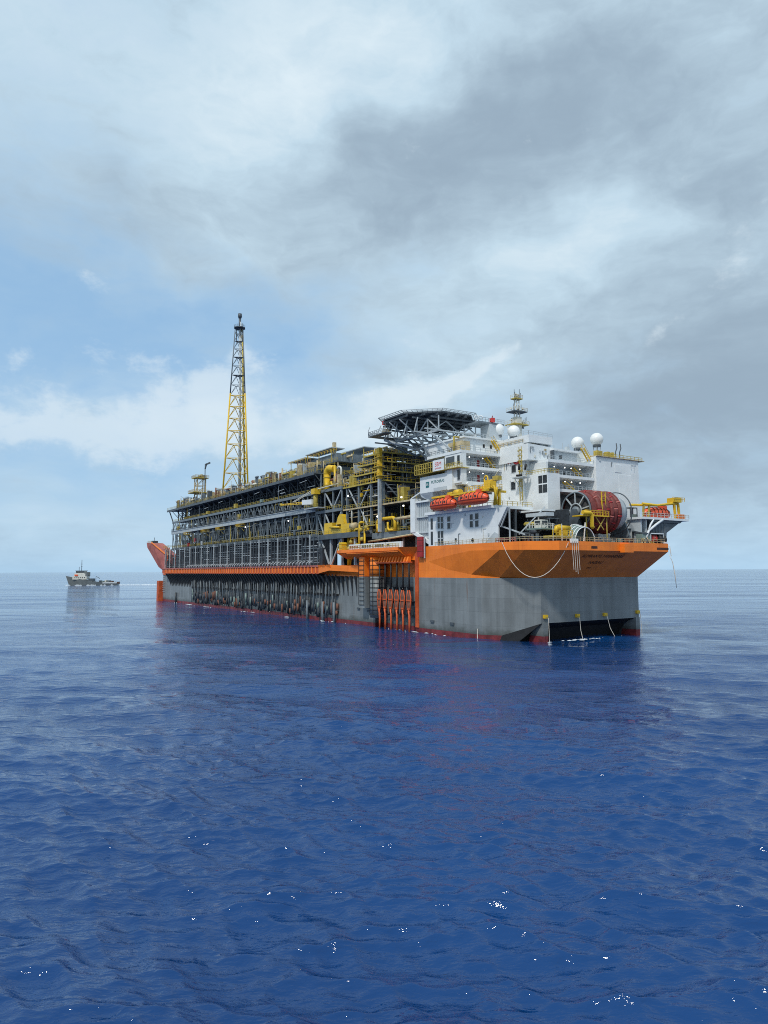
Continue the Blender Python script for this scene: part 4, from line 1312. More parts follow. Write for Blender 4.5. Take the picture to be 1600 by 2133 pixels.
yp = thing('pipe_loop', 'square yellow pipe loop standing on the deck beside the white quarters', 'pipe', (253, 0.5, 30.3))
MB().tube([(248.2, .3, 30.4), (248.2, .3, 33.2)] + bend((249.6, 33.2), 1.4, pi, pi / 2, t=.3) + bend((257.0, 33.2), 1.4, pi / 2, 0, t=.3) + [(258.4, .3, 30.4)], .55, 12).build('main_pipe', M['yellow'], yp)
MB().tube([(254.4, .2, 33.4), (254.4, .2, 32.2)] + bend((255.6, 32.0), 1.2, pi, 1.5 * pi, t=.2) + [(258, .2, 30.8)], .36, 10).build('branch_pipe', M['yellow'], yp)
MB().tube([(258.3, .3, 34.0), (268, .6, 34.4)], .5, 10).build('cross_pipe', M['tan'], yp)
for l in (249, 252, 255, 257.5):
    MB().box(l, l + 1.0, .6, 1.8, 30.4, 31.6 + (l % 3) * .3).build('valve_box', M['yellow_old'], yp)

yv = thing('valve_rack', 'yellow valve rack with pipes and a ladder on the orange porch', 'valve rack', (239, -1, 25))
for l, z1 in ((233.5, 28.4), (236, 31.2), (239.2, 33.4), (242.5, 31)):
    MB().tube([(l, -1.2, 25), (l, -1.2, z1)] + bend((l + .7, z1), .7, pi, pi / 2, t=-1.2) + [(l + 2.4, -1.2, z1 + .7)], .36, 10).build('pipe', M['yellow'], yv)
for l, z in ((232.6, 25.6), (234.2, 27.8), (236.6, 29.5), (238, 26.5), (240.4, 31.6), (241.2, 28.5), (244, 32.2)):
    MB().ball((l, -1.4, z), .75, 10, 8).build('valve', M['yellow_old'], yv)
MB().bar((239.8, -2.0, 25), (239.8, -2.0, 32), .15).bar((240.7, -2.0, 25), (240.7, -2.0, 32), .15).build('ladder_rail', M['yellow'], yv)
for k in range(10):
    MB().bar((239.8, -2.0, 25.6 + k * .65), (240.7, -2.0, 25.6 + k * .65), .1).build('ladder_rung', M['yellow'], yv)
MB().rail([(240.5, -.5, 33), (248, -.5, 33)], 1.1, 1.2, .09).box(240.5, 248, -.6, 1.0, 32.7, 33.0).build('walkway', M['yellow_old'], yv)
bx = thing('yellow_locker', 'small yellow locker at the stern end of the orange porch', 'locker', (230.3, -2.5, 25))
MB().box(229.4, 231.3, -3.6, -1.6, 25.03, 27.1).build('body', M['yellow'], bx)
MB().prism([(229.3, -3.7, 27.11), (231.4, -3.7, 27.11), (230.9, -3.7, 27.8), (229.8, -3.7, 27.8)], (0, 2.2, 0)).build('lid', M['yellow'], bx)
# white screens along the porch
for i, (l0_, l1_) in enumerate(((236.2, 243.4), (244.2, 251.4), (252.0, 258.6), (259.0, 267.4))):
    s = thing('deck_screen', ('white and pink slatted screen at the stern end of the porch', 'white screen with dark vents beside the pink slatted one', 'white screen with two dark vents on the middle of the porch', 'long plain white screen nearest the dark red locker')[i], 'screen', ((l0_ + l1_) / 2, -3.4, 25), 'white screens along the orange porch')
    MB().box(l0_, l1_, -3.6, -2.9, 25.05, 26.75).build('panel', M['white'], s)
    for k in range(4 if i < 3 else 1):
        l = l0_ + .8 + k * (l1_ - l0_ - 1.5) / 4
        MB().box(l, l + .9, -3.68, -3.601, 25.5, 26.3).build('vent', M['steel'] if i else M['primer'], s)
MB().rail([(229.2, -4.0, 25.05), (266.4, -4.0, 25.05)], 1.2, 1.6, .1).build('porch_railing', M['yellow_old'], ship)
MB().tube([(243, 0, 27.6), (256, 0, 28.2), (270, .4, 29)], .3, 8).build('porch_pipe', M['tan'], ship)
rl = thing('fire_locker', 'tall dark red locker on the hull side between porch and white quarters', 'locker', (273.4, -.5, 23))
MB().box(272.0, 274.6, -1.1, -.05, 22.0, 27.9).build('body', M['red'], rl)
for z in (23.6, 25.2, 26.8):
    MB().box(271.95, 274.65, -1.16, -1.101, z, z + .15).build('band', M['hose'], rl)
MB().bar((275.0, -.6, 21.6), (275.0, -.6, 28.3), .3).build('pipe', M['white_grey'], rl)

# ------------------------------------------------------------------ chain stoppers hanging before the recess
CH = 'orange chain stoppers hanging in a row from the porch'
NTH = ('first orange chain stopper of the row, next to the round caisson', 'second orange chain stopper from the round caisson', 'third orange chain stopper from the round caisson',
       'fourth orange chain stopper from the round caisson', 'fifth orange chain stopper from the round caisson', 'last orange chain stopper of the row, farthest from the caisson')
for i in range(6):
    l = 252.4 + i * 3.25
    c = thing('chain_stopper', NTH[i], 'chain stopper', (l, -1.7, 20), CH)
    ptube('tension_rod', [(l, -1.7, 20.3), (l, -1.7, 11.6)], .26, M['black'], c)
    MB().prism([(l - .45, -2.0, 11.9), (l + .45, -2.0, 11.9), (l + .8, -2.0, 9.2), (l + .5, -2.0, 6.6), (l - .5, -2.0, 6.6), (l - .8, -2.0, 9.2)], (0, .6, 0)).build('stopper_body', M['rust'], c)
    for s in (-1, 1):
        MB().tube([(l + s * .35, -1.9, 12.2), (l + s * 1.05, -1.9, 10.2), (l + s * .85, -1.9, 8.2), (l + s * .55, -1.9, 5.4)], .2, 6).build('arm', M['orange_old'], c)
    MB().box(l - .9, l + .9, -2.2, -1.4, 9.0, 9.3).build('yoke', M['orange_old'], c)
    MB().box(l - .6, l + .6, -2.2, -1.4, 6.5, 6.9).build('yoke', M['orange_old'], c)
    MB().tube([(l, -1.8, 6.4), (l + .15, -1.8, 3.2), (l, -1.8, -2)], [.38, .32, .28], 8).build('tail_chain', M['orange_old'], c)

# ------------------------------------------------------------------ living quarters
aq = thing('accommodation_block', 'white living quarters with stair tower, open balconies and blank white end wall', 'building', (290, 26, 25))
WH, WG = M['white'], M['white_grey']


def win_p(l0, l1, z0, z1, t, m=None, name='window', frame=True):
    """window on a wall that faces across the ship at t"""
    w = MB().box(l0, l1, t - .05, t + .02, z0, z1).build(name, m or M['glass'], aq)
    if frame:
        f = MB()
        for a, b, c, d in ((l0 - .12, l1 + .12, z1, z1 + .12), (l0 - .12, l1 + .12, z0 - .12, z0), (l0 - .12, l0, z0, z1), (l1, l1 + .12, z0, z1)):
            f.box(a, b, t - .10, t + .01, c, d)
        f.build('window_frame', WG, w)
    return w


def win_f(t0, t1, z0, z1, l, m=None, name='window'):
    """window or door on a wall that faces along the ship at l"""
    return MB().box(l - .02, l + .06, t0, t1, z0, z1).build(name, m or M['glass'], aq)


# lower block at the ship's side
pbox('wall', (276.2, 297.0, 0.0, 14, 25.0, 33.9), WH, aq)
pbox('wall', (297.0, 305.8, 0.0, .5, 25.0, 33.9), WH, aq)
pbox('shade_wall', (297.02, 297.4, .52, 14, 25.02, 33.9), M['dark'], aq)  # dark walls give the open space its shade by colour
pbox('shade_wall', (297.4, 306.0, 13.6, 14.0, 25.05, 33.9), M['dark'], aq)
for l, t in ((301, 4), (305, 7), (301, 10)):
    pbar('column', (l, t, 25.02), (l, t, 33.9), .4, M['steel'], aq)
MB().prism([(305.81, .02, 29.3), (309.2, .02, 33.9), (305.81, .02, 33.9)], (0, .5, 0)).build('wall_gusset', WH, aq)
MB().prism([(300.6, -.06, 24.98 + .03), (305.9, -.06, 25.01), (305.9, -.06, 27.2), (304.6, -.06, 27.8)], (0, .05, 0)).build('wall_plate', WG, aq)
for l0, l1, z0, z1 in ((277.3, 278.3, 29.8, 33.0), (277.3, 278.3, 25.3, 29.2), (280.7, 281.7, 31.7, 33.2), (280.7, 281.7, 29.9, 31.4), (282.2, 283.2, 31.7, 33.1), (282.2, 283.2, 29.8, 31.4),
                       (280.7, 281.7, 27.2, 29.1), (280.7, 281.7, 25.3, 26.9), (282.2, 283.2, 27.2, 29.1), (282.2, 283.2, 25.3, 26.9), (285.2, 286.4, 31.6, 33.0), (285.2, 286.4, 29.6, 31.2),
                       (294.9, 296.1, 31.5, 32.9), (294.9, 296.1, 29.5, 31.1), (297.1, 298.3, 31.5, 33.0), (297.1, 298.3, 29.5, 31.1), (288.4, 289.2, 25.9, 26.8)):
    win_p(l0, l1, z0, z1, 0.0, frame=(z1 - z0) < 3)
MB().disc((295.9, -.04, 26.0), (0, -1, 0), [(0, .55), (.05, .55), (.05, .02)], 16).build('round_vent', M['black'], aq)
# framed bay beside it
pbox('bay_frame', (267.4, 269.7, -.2, 2.2, 29.4, 39.5), WH, aq)
pbox('bay_frame', (269.7, 276.19, .1, 2.2, 38.1, 38.6), WH, aq)
MB().prism([(267.4, 0, 29.39), (269.8, 0, 29.39), (276.2, 0, 26.5), (276.2, 0, 25.6), (272.8, 0, 27.0)], (0, 2, 0)).build('bay_sill', WH, aq)
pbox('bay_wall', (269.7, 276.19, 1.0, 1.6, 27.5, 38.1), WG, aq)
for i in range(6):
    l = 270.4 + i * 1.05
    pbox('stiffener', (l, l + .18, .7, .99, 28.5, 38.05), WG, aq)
for z in (29.0, 33.6):
    pbox('stringer', (269.75, 276.15, .4, .98, z, z + .3), WG, aq)
MB().bar((267.6, 0, 39.6), (274.3, .6, 42.0), .3).build('bay_handrail', WH, aq)
pbox('bay_back', (267.8, 276, 2.5, 8, 38.6, 41.8), M['steel'], aq)
# lifeboat deck
pbox('deck_slab', (276.0, 305.2, -1.2, 13.2, 33.92, 34.7), WH, aq)
MB().rail([(281, -1.1, 34.7), (305, -1.1, 34.7), (305, 13, 34.7)], 1.15, 1.8, .1).build('railing', M['yellow_old'], aq)
pbox('wall', (276.5, 289.9, 5.2, 14.9, 34.72, 41.5), WG, aq)  # recessed wall, shadow grey put into its paint
MB().prism([(276.4, 0.6, 41.45), (288.9, .6, 41.45), (288.9, 5.1, 38.0), (276.4, 5.1, 38.0)], (0, .04, .1)).build('overhang_soffit', WG, aq)  # white underside with its shade painted in as grey
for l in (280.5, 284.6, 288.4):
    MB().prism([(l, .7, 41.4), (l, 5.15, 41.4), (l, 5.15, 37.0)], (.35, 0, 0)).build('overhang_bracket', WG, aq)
win_p(279.5, 281.0, 36.5, 38.4, 5.2, frame=False)
win_p(285.5, 287.0, 35.2, 38.0, 5.2, frame=False)
pbox('deck_house', (290.0, 291.0, 2.6, 14.98, 34.72, 41.5), WH, aq)
win_f(6.5, 8.5, 38.4, 41.3, 291.0, name='doorway')
win_f(9.4, 11.3, 39.4, 41.3, 291.0, name='doorway')
win_f(12.6, 14.6, 35.0, 37.6, 291.0, M['steel'], name='doorway')
MB().bar((291.3, 2.0, 42.0), (291.3, 5.6, 38.6), .8, .8).build('strut', WH, aq)
MB().bar((291.2, 5.6, 38.6), (291.2, 5.6, 34.7), .7).build('strut', WH, aq)
# middle block
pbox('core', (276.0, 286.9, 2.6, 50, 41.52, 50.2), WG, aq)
pbox('wall', (284.2, 291.4, 0.0, .35, 42.0, 50.3), WH, aq)
pbox('corner_column', (289.4, 291.42, 0.36, 1.9, 42.55, 50.3), WH, aq)
win_p(289.9, 291.0, 47.2, 49.6, 0.0)
win_p(289.9, 291.0, 42.8, 45.6, 0.0)
pbox('wall_opening', (284.9, 288.6, -.04, .02, 47.2, 49.7), M['steel'], aq)
pbox('deck_slab', (276.0, 291.45, -.15, 15, 50.31, 51.1), WH, aq)
pbox('deck_slab', (287.0, 291.4, 1.92, 14.95, 46.0, 46.8), WH, aq)
pbox('deck_slab', (284.3, 291.41, 0.36, 14.95, 41.55, 42.54), WH, aq)
for z in (42.54, 46.8):
    MB().rail([(291.3, 2.2, z), (291.3, 14.8, z)], 1.1, 1.6, .07).build('railing', WG, aq)
    for t in (4.0, 8.9):
        MB().ball((290.2, t, z + 2.7), .17, 8, 6).build('floodlight', M['lamp'], aq)
    win_f(9.6, 10.5, z + .1, z + 2.7, 286.9, M['red'], 'door')
    for t in (5.0, 7.2, 11.8):
        win_f(t, t + .6, z + 1.0, z + 2.0, 286.9)


def stair(l, t0, t1, z0, z1, par, w=1.1, m='yellow'):
    s = MB()
    for d in (0, w):
        s.bar((l + d, t0, z0), (l + d, t1, z1), .18, .4)
        s.bar((l + d, t0, z0 + 1.1), (l + d, t1, z1 + 1.1), .09)
    st_ = s.build('stair', M[m], par)
    n = max(3, int(abs(z1 - z0) / .55))
    tr = MB()
    for i in range(n):
        f = (i + .5) / n
        tr.box(l + .05, l + w - .05, t0 + (t1 - t0) * f - .2, t0 + (t1 - t0) * f + .2, z0 + (z1 - z0) * f, z0 + (z1 - z0) * f + .05)
    tr.build('stair_treads', M[m], st_)
    return st_


stair(288.2, 11.0, 14.6, 50.2, 46.9, aq)
stair(290.0, 12.3, 15.6, 55.0, 51.1, aq)
# print on the box at the ship's side
pbox('sign_box', (273.0, 286.2, -.55, 2.55, 40.6, 45.3), WH, aq)
MB().prism([(273.0, -.55, 40.59), (279.0, -.55, 40.59), (278.6, -.1, 39.5), (277.2, .4, 38.6), (275.2, .4, 38.6), (273.2, -.3, 39.6)], (0, 2.3, 0)).build('sign_box_foot', WG, aq)
pbox('sign_box_end', (286.22, 288.4, -.75, 2.5, 40.4, 46.0), WH, aq)
pbox('sign_box_recess', (279.6, 285.8, -.58, -.545, 40.75, 41.6), WG, aq)
up3 = (0, 0, 1)
lg = MB().prism([(275.9, -.60, 42.0), (277.5, -.60, 42.0), (277.5, -.60, 43.7), (275.9, -.60, 43.7)], (0, .04, 0)).build('emblem', M['teal'], aq)
text_part('emblem_lettering', 'BR', 1.0, (276.7, -.63, 42.85), (1, 0, 0), up3, WH, lg)
text_part('lettering', 'PETROBRAS', 1.15, (281.6, -.59, 43.3), (1, 0, 0), up3, M['teal'], aq)
pbox('name_board', (280.9, 286.0, -1.75, -1.6, 46.1, 49.2), M['white'], aq)
text_part('board_lettering', 'SBM', 1.7, (283.4, -1.77, 47.9), (1, 0, 0), up3, M['red_bright'], aq)
text_part('board_lettering', 'OFFSHORE', .62, (283.4, -1.77, 46.75), (1, 0, 0), up3, M['red_bright'], aq)
pbox('balcony_floor', (271.6, 292.0, -1.6, 2.5, 46.02, 46.2), M['yellow_old'], aq)
for k in range(9):
    l = 271.8 + k * 1.12
    MB().bar((l, -1.6, 46.2), (l, -1.6, 48.9), .2).build('balcony_post', M['yellow_old'], aq)
MB().bar((271.7, -1.6, 48.9), (280.8, -1.6, 48.9), .2).bar((271.7, -1.6, 47.5), (280.8, -1.6, 47.5), .2).build('balcony_rail', M['yellow_old'], aq)
MB().bar((271.7, -1.6, 48.9), (271.7, 2.5, 48.9), .2).bar((271.7, -1.6, 47.5), (271.7, 2.5, 47.5), .2).build('balcony_rail', M['yellow_old'], aq)
MB().rail([(286.1, -1.55, 46.2), (291.9, -1.55, 46.2), (291.9, 0, 46.2)], 1.3, .7, .11, (.35, .7)).build('balcony_rail', M['yellow_old'], aq)
win_p(280.8, 284.1, 48.2, 50.8, 2.55, M['black'], 'doorway', False)
pbox('wall', (276.2, 281.0, 1.6, 2.55, 46.25, 51.8), WG, aq)
# stair tower between the two balcony fronts
pbox('tower', (287.0, 299.8, 15.02, 21.0, 34.72, 52.3), WH, aq)
for l0, l1, z0, z1 in ((291.7, 293.6, 48.9, 51.8), (295.8, 297.7, 50.2, 52.0), (295.4, 297.1, 45.2, 47.3), (295.1, 296.8, 40.4, 42.6)):
    win_p(l0, l1, z0, z1, 15.02)
pbox('tower_slab', (287.5, 300.4, 14.6, 21.0, 52.32, 52.9), WH, aq)
MB().rail([(288, 14.7, 52.9), (300.3, 14.7, 52.9), (300.3, 20, 52.9)], 1.15, 1.6, .1).build('railing', M['tan'], aq)
ld = MB()
for d in (299.0, 299.9):
    ld.bar((d, 14.5, 37), (d, 14.5, 52), .18)
for k in range(12):
    ld.bar((299.0, 14.5, 38 + k * 1.2), (299.9, 14.5, 38 + k * 1.2), .14)
for k in range(8):
    ld.ring((299.45, 14.4, 41 + k * 1.4), (0, 0, 1), .75, .09, 10, 4)
ld.build('caged_ladder', M['yellow_old'], aq)
for i, (l, z) in enumerate(((294.6, 49.3), (297.6, 48.8))):
    MB().ring((l, 14.85, z), (0, 1, 0), 1.25, .3, 18, 6, .3 * pi, 1.75 * pi).build('coiled_hose', M['red'], aq)
MB().bar((295.0, 14.8, 47.4), (295.0, 14.8, 50.6), .3).bar((294.0, 14.8, 49.6), (296.2, 14.8, 49.6), .3).build('hose_rack', WH, aq)
pbox('tower_platform', (298.5, 302.6, 12.2, 15, 43.0, 43.3), M['grey_lt'], aq)
MB().rail([(302.4, 12.3, 43.3), (302.4, 15, 43.3)], 1.1, .9, .1).build('railing', WG, aq)
for k in range(5):
    MB().ball((300.2 + .45 * k, 12.4 + .25 * (k % 2), 43.7), .34, 8, 6).build('float', M['black'], aq)
for k, t in enumerate((12.7, 13.9)):
    MB().tube([(300.6 + k * 1.2, t, 45.2), (300.9 + k * 1.2, t, 46.8)], .3, 8).build('horn', M['black'], aq)
MB().bar((300.4, 14.6, 36.2), (302.2, 12.6, 43), .18).bar((299.9, 14.6, 39.6), (299, 12.6, 43), .18).build('platform_strut', WG, aq)
# block with four dark windows
MB().prism([(297.0, 15.9, 34.0), (297.0, 15.9, 27.0), (301.0, 15.9, 27.0), (304.0, 15.9, 29.5), (308.0, 15.9, 31.6), (308.0, 15.9, 43.9), (297.0, 15.9, 43.9)], (0, 4.6, 0)).build('window_block', WH, aq)
for l0, l1 in ((304.7, 306.1), (306.3, 307.8)):
    for z0, z1 in ((41.2, 43.3), (38.6, 40.8)):
        win_p(l0, l1, z0, z1, 15.9, frame=False)
MB().rail([(300, 16, 43.95), (307.9, 16, 43.95), (307.9, 20.4, 43.95)], 1.1, 1.2, .12).build('railing', M['yellow_old'], aq)
# right hand balconies and the blank block
pbox('back_wall', (297.0, 301.0, 18.0, 36.5, 25.0, 47.2), WG, aq)
pbox('side_wall', (299.81, 306.2, 17.4, 18.1, 36.0, 47.2), WH, aq)
for z0, z1 in ((47.2, 48.0), (43.2, 44.0), (39.3, 40.1)):
    pbox('deck_slab', (297.0, 306.3, 18.12, 36.45, z0, z1), WH, aq)
for z in (40.1, 44.0):
    MB().rail([(306.1, 20.6, z), (306.1, 36.3, z)], 1.1, 1.6, .07).build('railing', WG, aq)
    win_f(26.8, 27.9, z + .1, z + 2.4, 301.0, M['red'], 'door')
    win_f(29.6, 30.2, z + 1.1, z + 2.0, 301.0)
    for t in (22.3, 26.4, 29.0, 32.5):
        MB().ball((304.5, t, z + 2.4), .18, 8, 6).build('floodlight', M['lamp'], aq)
stair(303.0, 30.5, 34.4, 46.8, 44.0, aq)
stair(303.0, 27.0, 31.0, 42.6, 40.1, aq)
win_f(24.2, 26.8, 35.4, 38.6, 301.0, M['rust'], 'door')
pbox('machinery_wall', (300.5, 301.5, 20.6, 36.4, 25.05, 39.2), M['steel'], aq)
pbox('end_block', (291.0, 306.9, 36.52, 55.3, 25.0, 50.2), WG if False else WH, aq)
pbox('panel', (306.9, 307.0, 44.6, 47.4, 46.2, 48.4), WH, aq)
pbox('panel', (306.9, 306.98, 46.2, 52.0, 27.0, 45.6), WH, aq)
MB().rail([(306.7, 36.7, 50.2), (306.7, 57.4, 50.2)], 1.2, 1.7, .12).build('railing', M['yellow_old'], aq)
MB().box(304.8, 307.4, 36.5, 57.6, 50.22, 50.42).build('roof_edge', M['tan'], aq)
for l, t in ((304.5, 39.8), (304.2, 41.4), (304.6, 44.2), (304.4, 46.4)):
    MB().box(l - .7, l + .7, t - .5, t + .5, 50.5, 52.4).build('roof_box', M['yellow_old'], aq)
for t in (48.2, 50.0):
    MB().tube([(304.5, t, 50.4), (304.5, t, 52.8), (304.6, t + .5, 54.0), (304.6, t + .3, 55.4)], .16, 6).build('whip_aerial', M['steel'], aq)
# roof storeys
pbox('roof_house', (270.0, 288.5, 3.5, 22, 51.12, 55.2), WH, aq)
for t in (10.5, 13.2, 15.0):
    win_f(t, t + .7, 53.0, 54.0, 288.5)
for t in (5.0, 6.8):
    win_f(t, t + .9, 51.4, 53.6, 288.5, WG, 'door')
pbox('roof_slab', (269.5, 289.2, 3.0, 22.6, 55.21, 55.7), WH, aq)
pbox('roof_house', (288.51, 302.4, 14.9, 24.0, 52.92, 55.0), WH, aq)
MB().prism([(302.5, 14.5, 48.02), (302.5, 36.5, 48.02), (302.5, 41.5, 50.2), (302.5, 41.5, 51.4), (302.5, 14.5, 52.5)], (-12, 0, 0)).build('roof_house', WH, aq)
pbox('roof_recess', (302.45, 302.56, 23.4, 33.6, 48.7, 51.2), WG, aq)
pbox('roof_recess_head', (302.45, 303.8, 22.9, 34.0, 51.2, 51.7), WH, aq)
pbox('roof_recess_post', (302.6, 303.7, 22.9, 23.3, 48.05, 51.2), M['steel'], aq)
win_f(26.4, 27.6, 49.2, 50.2, 302.56)
stair(304.0, 33.8, 37.4, 52.6, 48.1, aq)
MB().rail([(306.2, 18.2, 48.0), (306.2, 36.4, 48.0)], 1.15, 1.8, .08).build('railing', WG, aq)
MB().rail([(291.2, .1, 51.1), (291.2, 14.5, 51.1)], 1.15, 1.8, .09).build('railing', WG, aq)
MB().rail([(276, 0, 51.1), (291.2, 0, 51.1)], 1.15, 1.8, .09).build('railing', M['steel'], aq)
pbox('roof_unit', (284, 290, 1.5, 4.5, 51.12, 54.0), M['tan'], aq)
MB().tube([(287, 1.2, 51.2), (287, 1.2, 55.5), (287, 4.0, 55.5)], .3, 8).build('roof_pipe', M['yellow_old'], aq)
MB().rail([(289.1, 3.1, 55.7), (289.1, 14, 55.7), (302.3, 15, 55.0), (302.4, 24, 54.7)], 1.1, 1.8, .09).build('railing', WG, aq)
rd = random.Random(31)
for i in range(34):
    t = rd.uniform(15, 36)
    l = rd.uniform(294, 302)
    z = 52.4 - (t - 15) * .045
    h = rd.uniform(1.6, 4.0)
    if i % 3:
        MB().tube([(l, t, z - .4), (l, t, z + h)], .08, 5).build('whip_aerial', M['grey_lt'] if i % 2 else M['steel'], aq)
    else:
        MB().box(l - .5, l + .5, t - .5, t + .5, z - .4, z + rd.uniform(.6, 1.6)).build('roof_box', rd.choice((M['tan'], M['grey_lt'], WG, M['yellow_old'])), aq)
# open machinery space under the lifeboat deck, its shade painted as a dark sheet
pbox('shade_wall', (306, 316, 14.5, 15.0, 25.05, 33.5), M['dark'], aq)
for p, q, w in (((306.3, .6, 29), (309.3, .6, 33.9), .3), ((309.5, .6, 25), (309.5, .6, 33.8), .3), ((305.9, 1.2, 29.2), (312.5, 3.0, 26.8), .35), ((309.7, 3.5, 27), (314.5, 8, 33.8), .3), ((312, 5, 25), (312, 5, 30), .25),
                ((309, 6, 25), (316, 7, 29), .25), ((316, 6, 25), (310, 7, 29), .25)):
    pbar('brace', p, q, w, M['grey_lt'], aq)
pbox('gangway', (304.5, 313, 9.0, 13.2, 33.0, 33.5), WH, aq)
pbox('duct_box', (309.5, 316.5, 6.2, 9.0, 31.4, 32.3), WG, aq)
ck = pbox('control_cabin', (313.0, 315.4, 5.6, 8.0, 28.4, 30.5), M['cream'], aq)
MB().box(313.3, 315.1, 5.54, 5.59, 29.3, 30.2).box(315.4, 315.46, 5.9, 7.7, 29.3, 30.2).build('cabin_window', M['glass'], ck)
MB().box(311.6, 316.6, 4.4, 8.8, 28.0, 28.38).build('cabin_floor', M['green'], ck)
MB().rail([(311.6, 4.4, 28.4), (316.6, 4.4, 28.4), (316.6, 8.8, 28.4)], 1.1, 1.0, .09).build('cabin_railing', M['cream'], ck)
clutter(aq, 306.5, 314, 2.5, 9, 25.05, 2.6, 12, ('steel', 'dark', 'grey', 'rust', 'dark'), 77, True)
clutter(aq, 307, 313, 5.5, 12, 28, 3, 7, ('yellow_old', 'dark', 'steel', 'grey'), 78, True)

rd = random.Random(64)
for i in range(46):
    m = M[rd.choice(('white_grey', 'grey_lt', 'white_grey', 'tan', 'steel', 'cream'))]
    k = rd.random()
    face = rd.choice(('low', 'low', 'tower', 'front', 'front', 'end', 'roof', 'roof'))
    if face == 'low':
        l, z, t = rd.uniform(277, 304), rd.uniform(25.6, 33), 0.0
    elif face == 'tower':
        l, z, t = rd.uniform(292, 299), rd.uniform(36, 51), 15.02
    if face in ('low', 'tower'):
        if k < .5:
            MB().box(l, l + rd.uniform(.25, .7), t - .16, t, z, z + rd.uniform(.25, .7)).build('wall_fitting', m, aq)
        else:
            MB().tube([(l, t - .14, z - rd.uniform(.8, 4) if z > 29 else 25.1), (l, t - .14, z), (l + rd.uniform(.2, 1.5), t - .14, z)], .07, 5).build('wall_pipe', m, aq)
    else:
        lx, t, z = {'front': (299.8, rd.uniform(15.3, 20.8), rd.uniform(44.2, 51.5)), 'end': (306.9, rd.uniform(37, 55), rd.choice((26.5, 27.5, 48.9))), 'roof': (302.52, rd.uniform(15, 23), rd.uniform(48.6, 51.6))}[face]
        if k < .55:
            MB().box(lx, lx + .2, t, t + rd.uniform(.3, .8), z, z + rd.uniform(.3, .9)).build('wall_fitting', m, aq)
        else:
            MB().tube([(lx + .12, t, z - rd.uniform(.8, 3)), (lx + .12, t, z), (lx + .12, t + rd.uniform(.4, 1.6), z)], .07, 5).build('wall_pipe', m, aq)

# ------------------------------------------------------------------ lifeboats and their davits
LB = 'orange red lifeboats of the ship'


def lifeboat(name, label, base, along=True, L=12.6):
    o = thing(name, label, 'lifeboat', base, LB)
    X = (lambda a, b, c: (base[0] + a, base[1] + b, base[2] + c)) if along else (lambda a, b, c: (base[0] + b, base[1] + a, base[2] + c))
    sec = []
    N, K = 18, 16
    vs, fs = [], []
    for i in range(N + 1):
        u = -1 + 2 * i / N
        w = max(0.02, (1 - abs(u) ** 3.2)) ** .55
        x = u * L / 2
        for k in range(K):
            a = 2 * pi * k / K
            c, s = cos(a), sin(a)
            y = 1.85 * w * math.copysign(abs(c) ** .75, c)
            if s > 0:
                z = (1.75 + .2 * (1 - u * u)) * w ** .7 * abs(s) ** .8
            else:
                z = -1.35 * w ** .6 * abs(s) ** .9
            vs.append(X(x, y, z))
    for i in range(N):
        for k in range(K):
            f = (i * K + k, (i + 1) * K + k, (i + 1) * K + (k + 1) % K, i * K + (k + 1) % K)
            fs.append(f[::-1] if along else f)
    MB().add(vs, fs, True).build('hull', M['boat'], o)

    def hoop(u, zs_, zr, w_=.11, m='black', nm='strap', r=1.015):
        w = max(0.02, (1 - abs(u) ** 3.2)) ** .55
        pts = []
        for k in range(13):
            a = zs_ + (zr - zs_) * k / 12
            c, s = cos(a), sin(a)
            y = 1.85 * w * math.copysign(abs(c) ** .75, c) * r
            z = ((1.75 + .2 * (1 - u * u)) * w ** .7 * abs(s) ** .8 if s > 0 else -1.35 * w ** .6 * abs(s) ** .9) * r
            pts.append(X(u * L / 2, y, z))
        MB().tube(pts, w_, 5).build(nm, M[m], o)
    for u in (-.78, -.52, -.25, .05, .35, .62, .82):
        hoop(u, 0.0, pi)
    pts1 = [X((-1 + 2 * i / 24) * L / 2, -1.88 * max(.02, 1 - abs(-1 + 2 * i / 24) ** 3.2) ** .55, 0) for i in range(25)]
    MB().tube(pts1, .12, 6).build('fender', M['red'], o)
    MB().tube([X((-1 + 2 * i / 24) * L / 2, 1.88 * max(.02, 1 - abs(-1 + 2 * i / 24) ** 3.2) ** .55, 0) for i in range(25)], .12, 6).build('fender', M['red'], o)
    a0 = X(L * .18, -.9, 1.5)
    a1 = X(L * .34, .9, 2.45)
    MB().box(min(a0[0], a1[0]), max(a0[0], a1[0]), min(a0[1], a1[1]), max(a0[1], a1[1]), a0[2], a1[2]).build('helm_cover', M['boat'], o)
    for u in (-.42, -.1, .2, .48):
        p0, p1 = X(u * L / 2 - .25, -1.83, .45), X(u * L / 2 + .25, -1.62, .95)
        MB().box(min(p0[0], p1[0]), max(p0[0], p1[0]), min(p0[1], p1[1]), max(p0[1], p1[1]), p0[2], p1[2]).build('porthole', M['glass'], o)
    return o


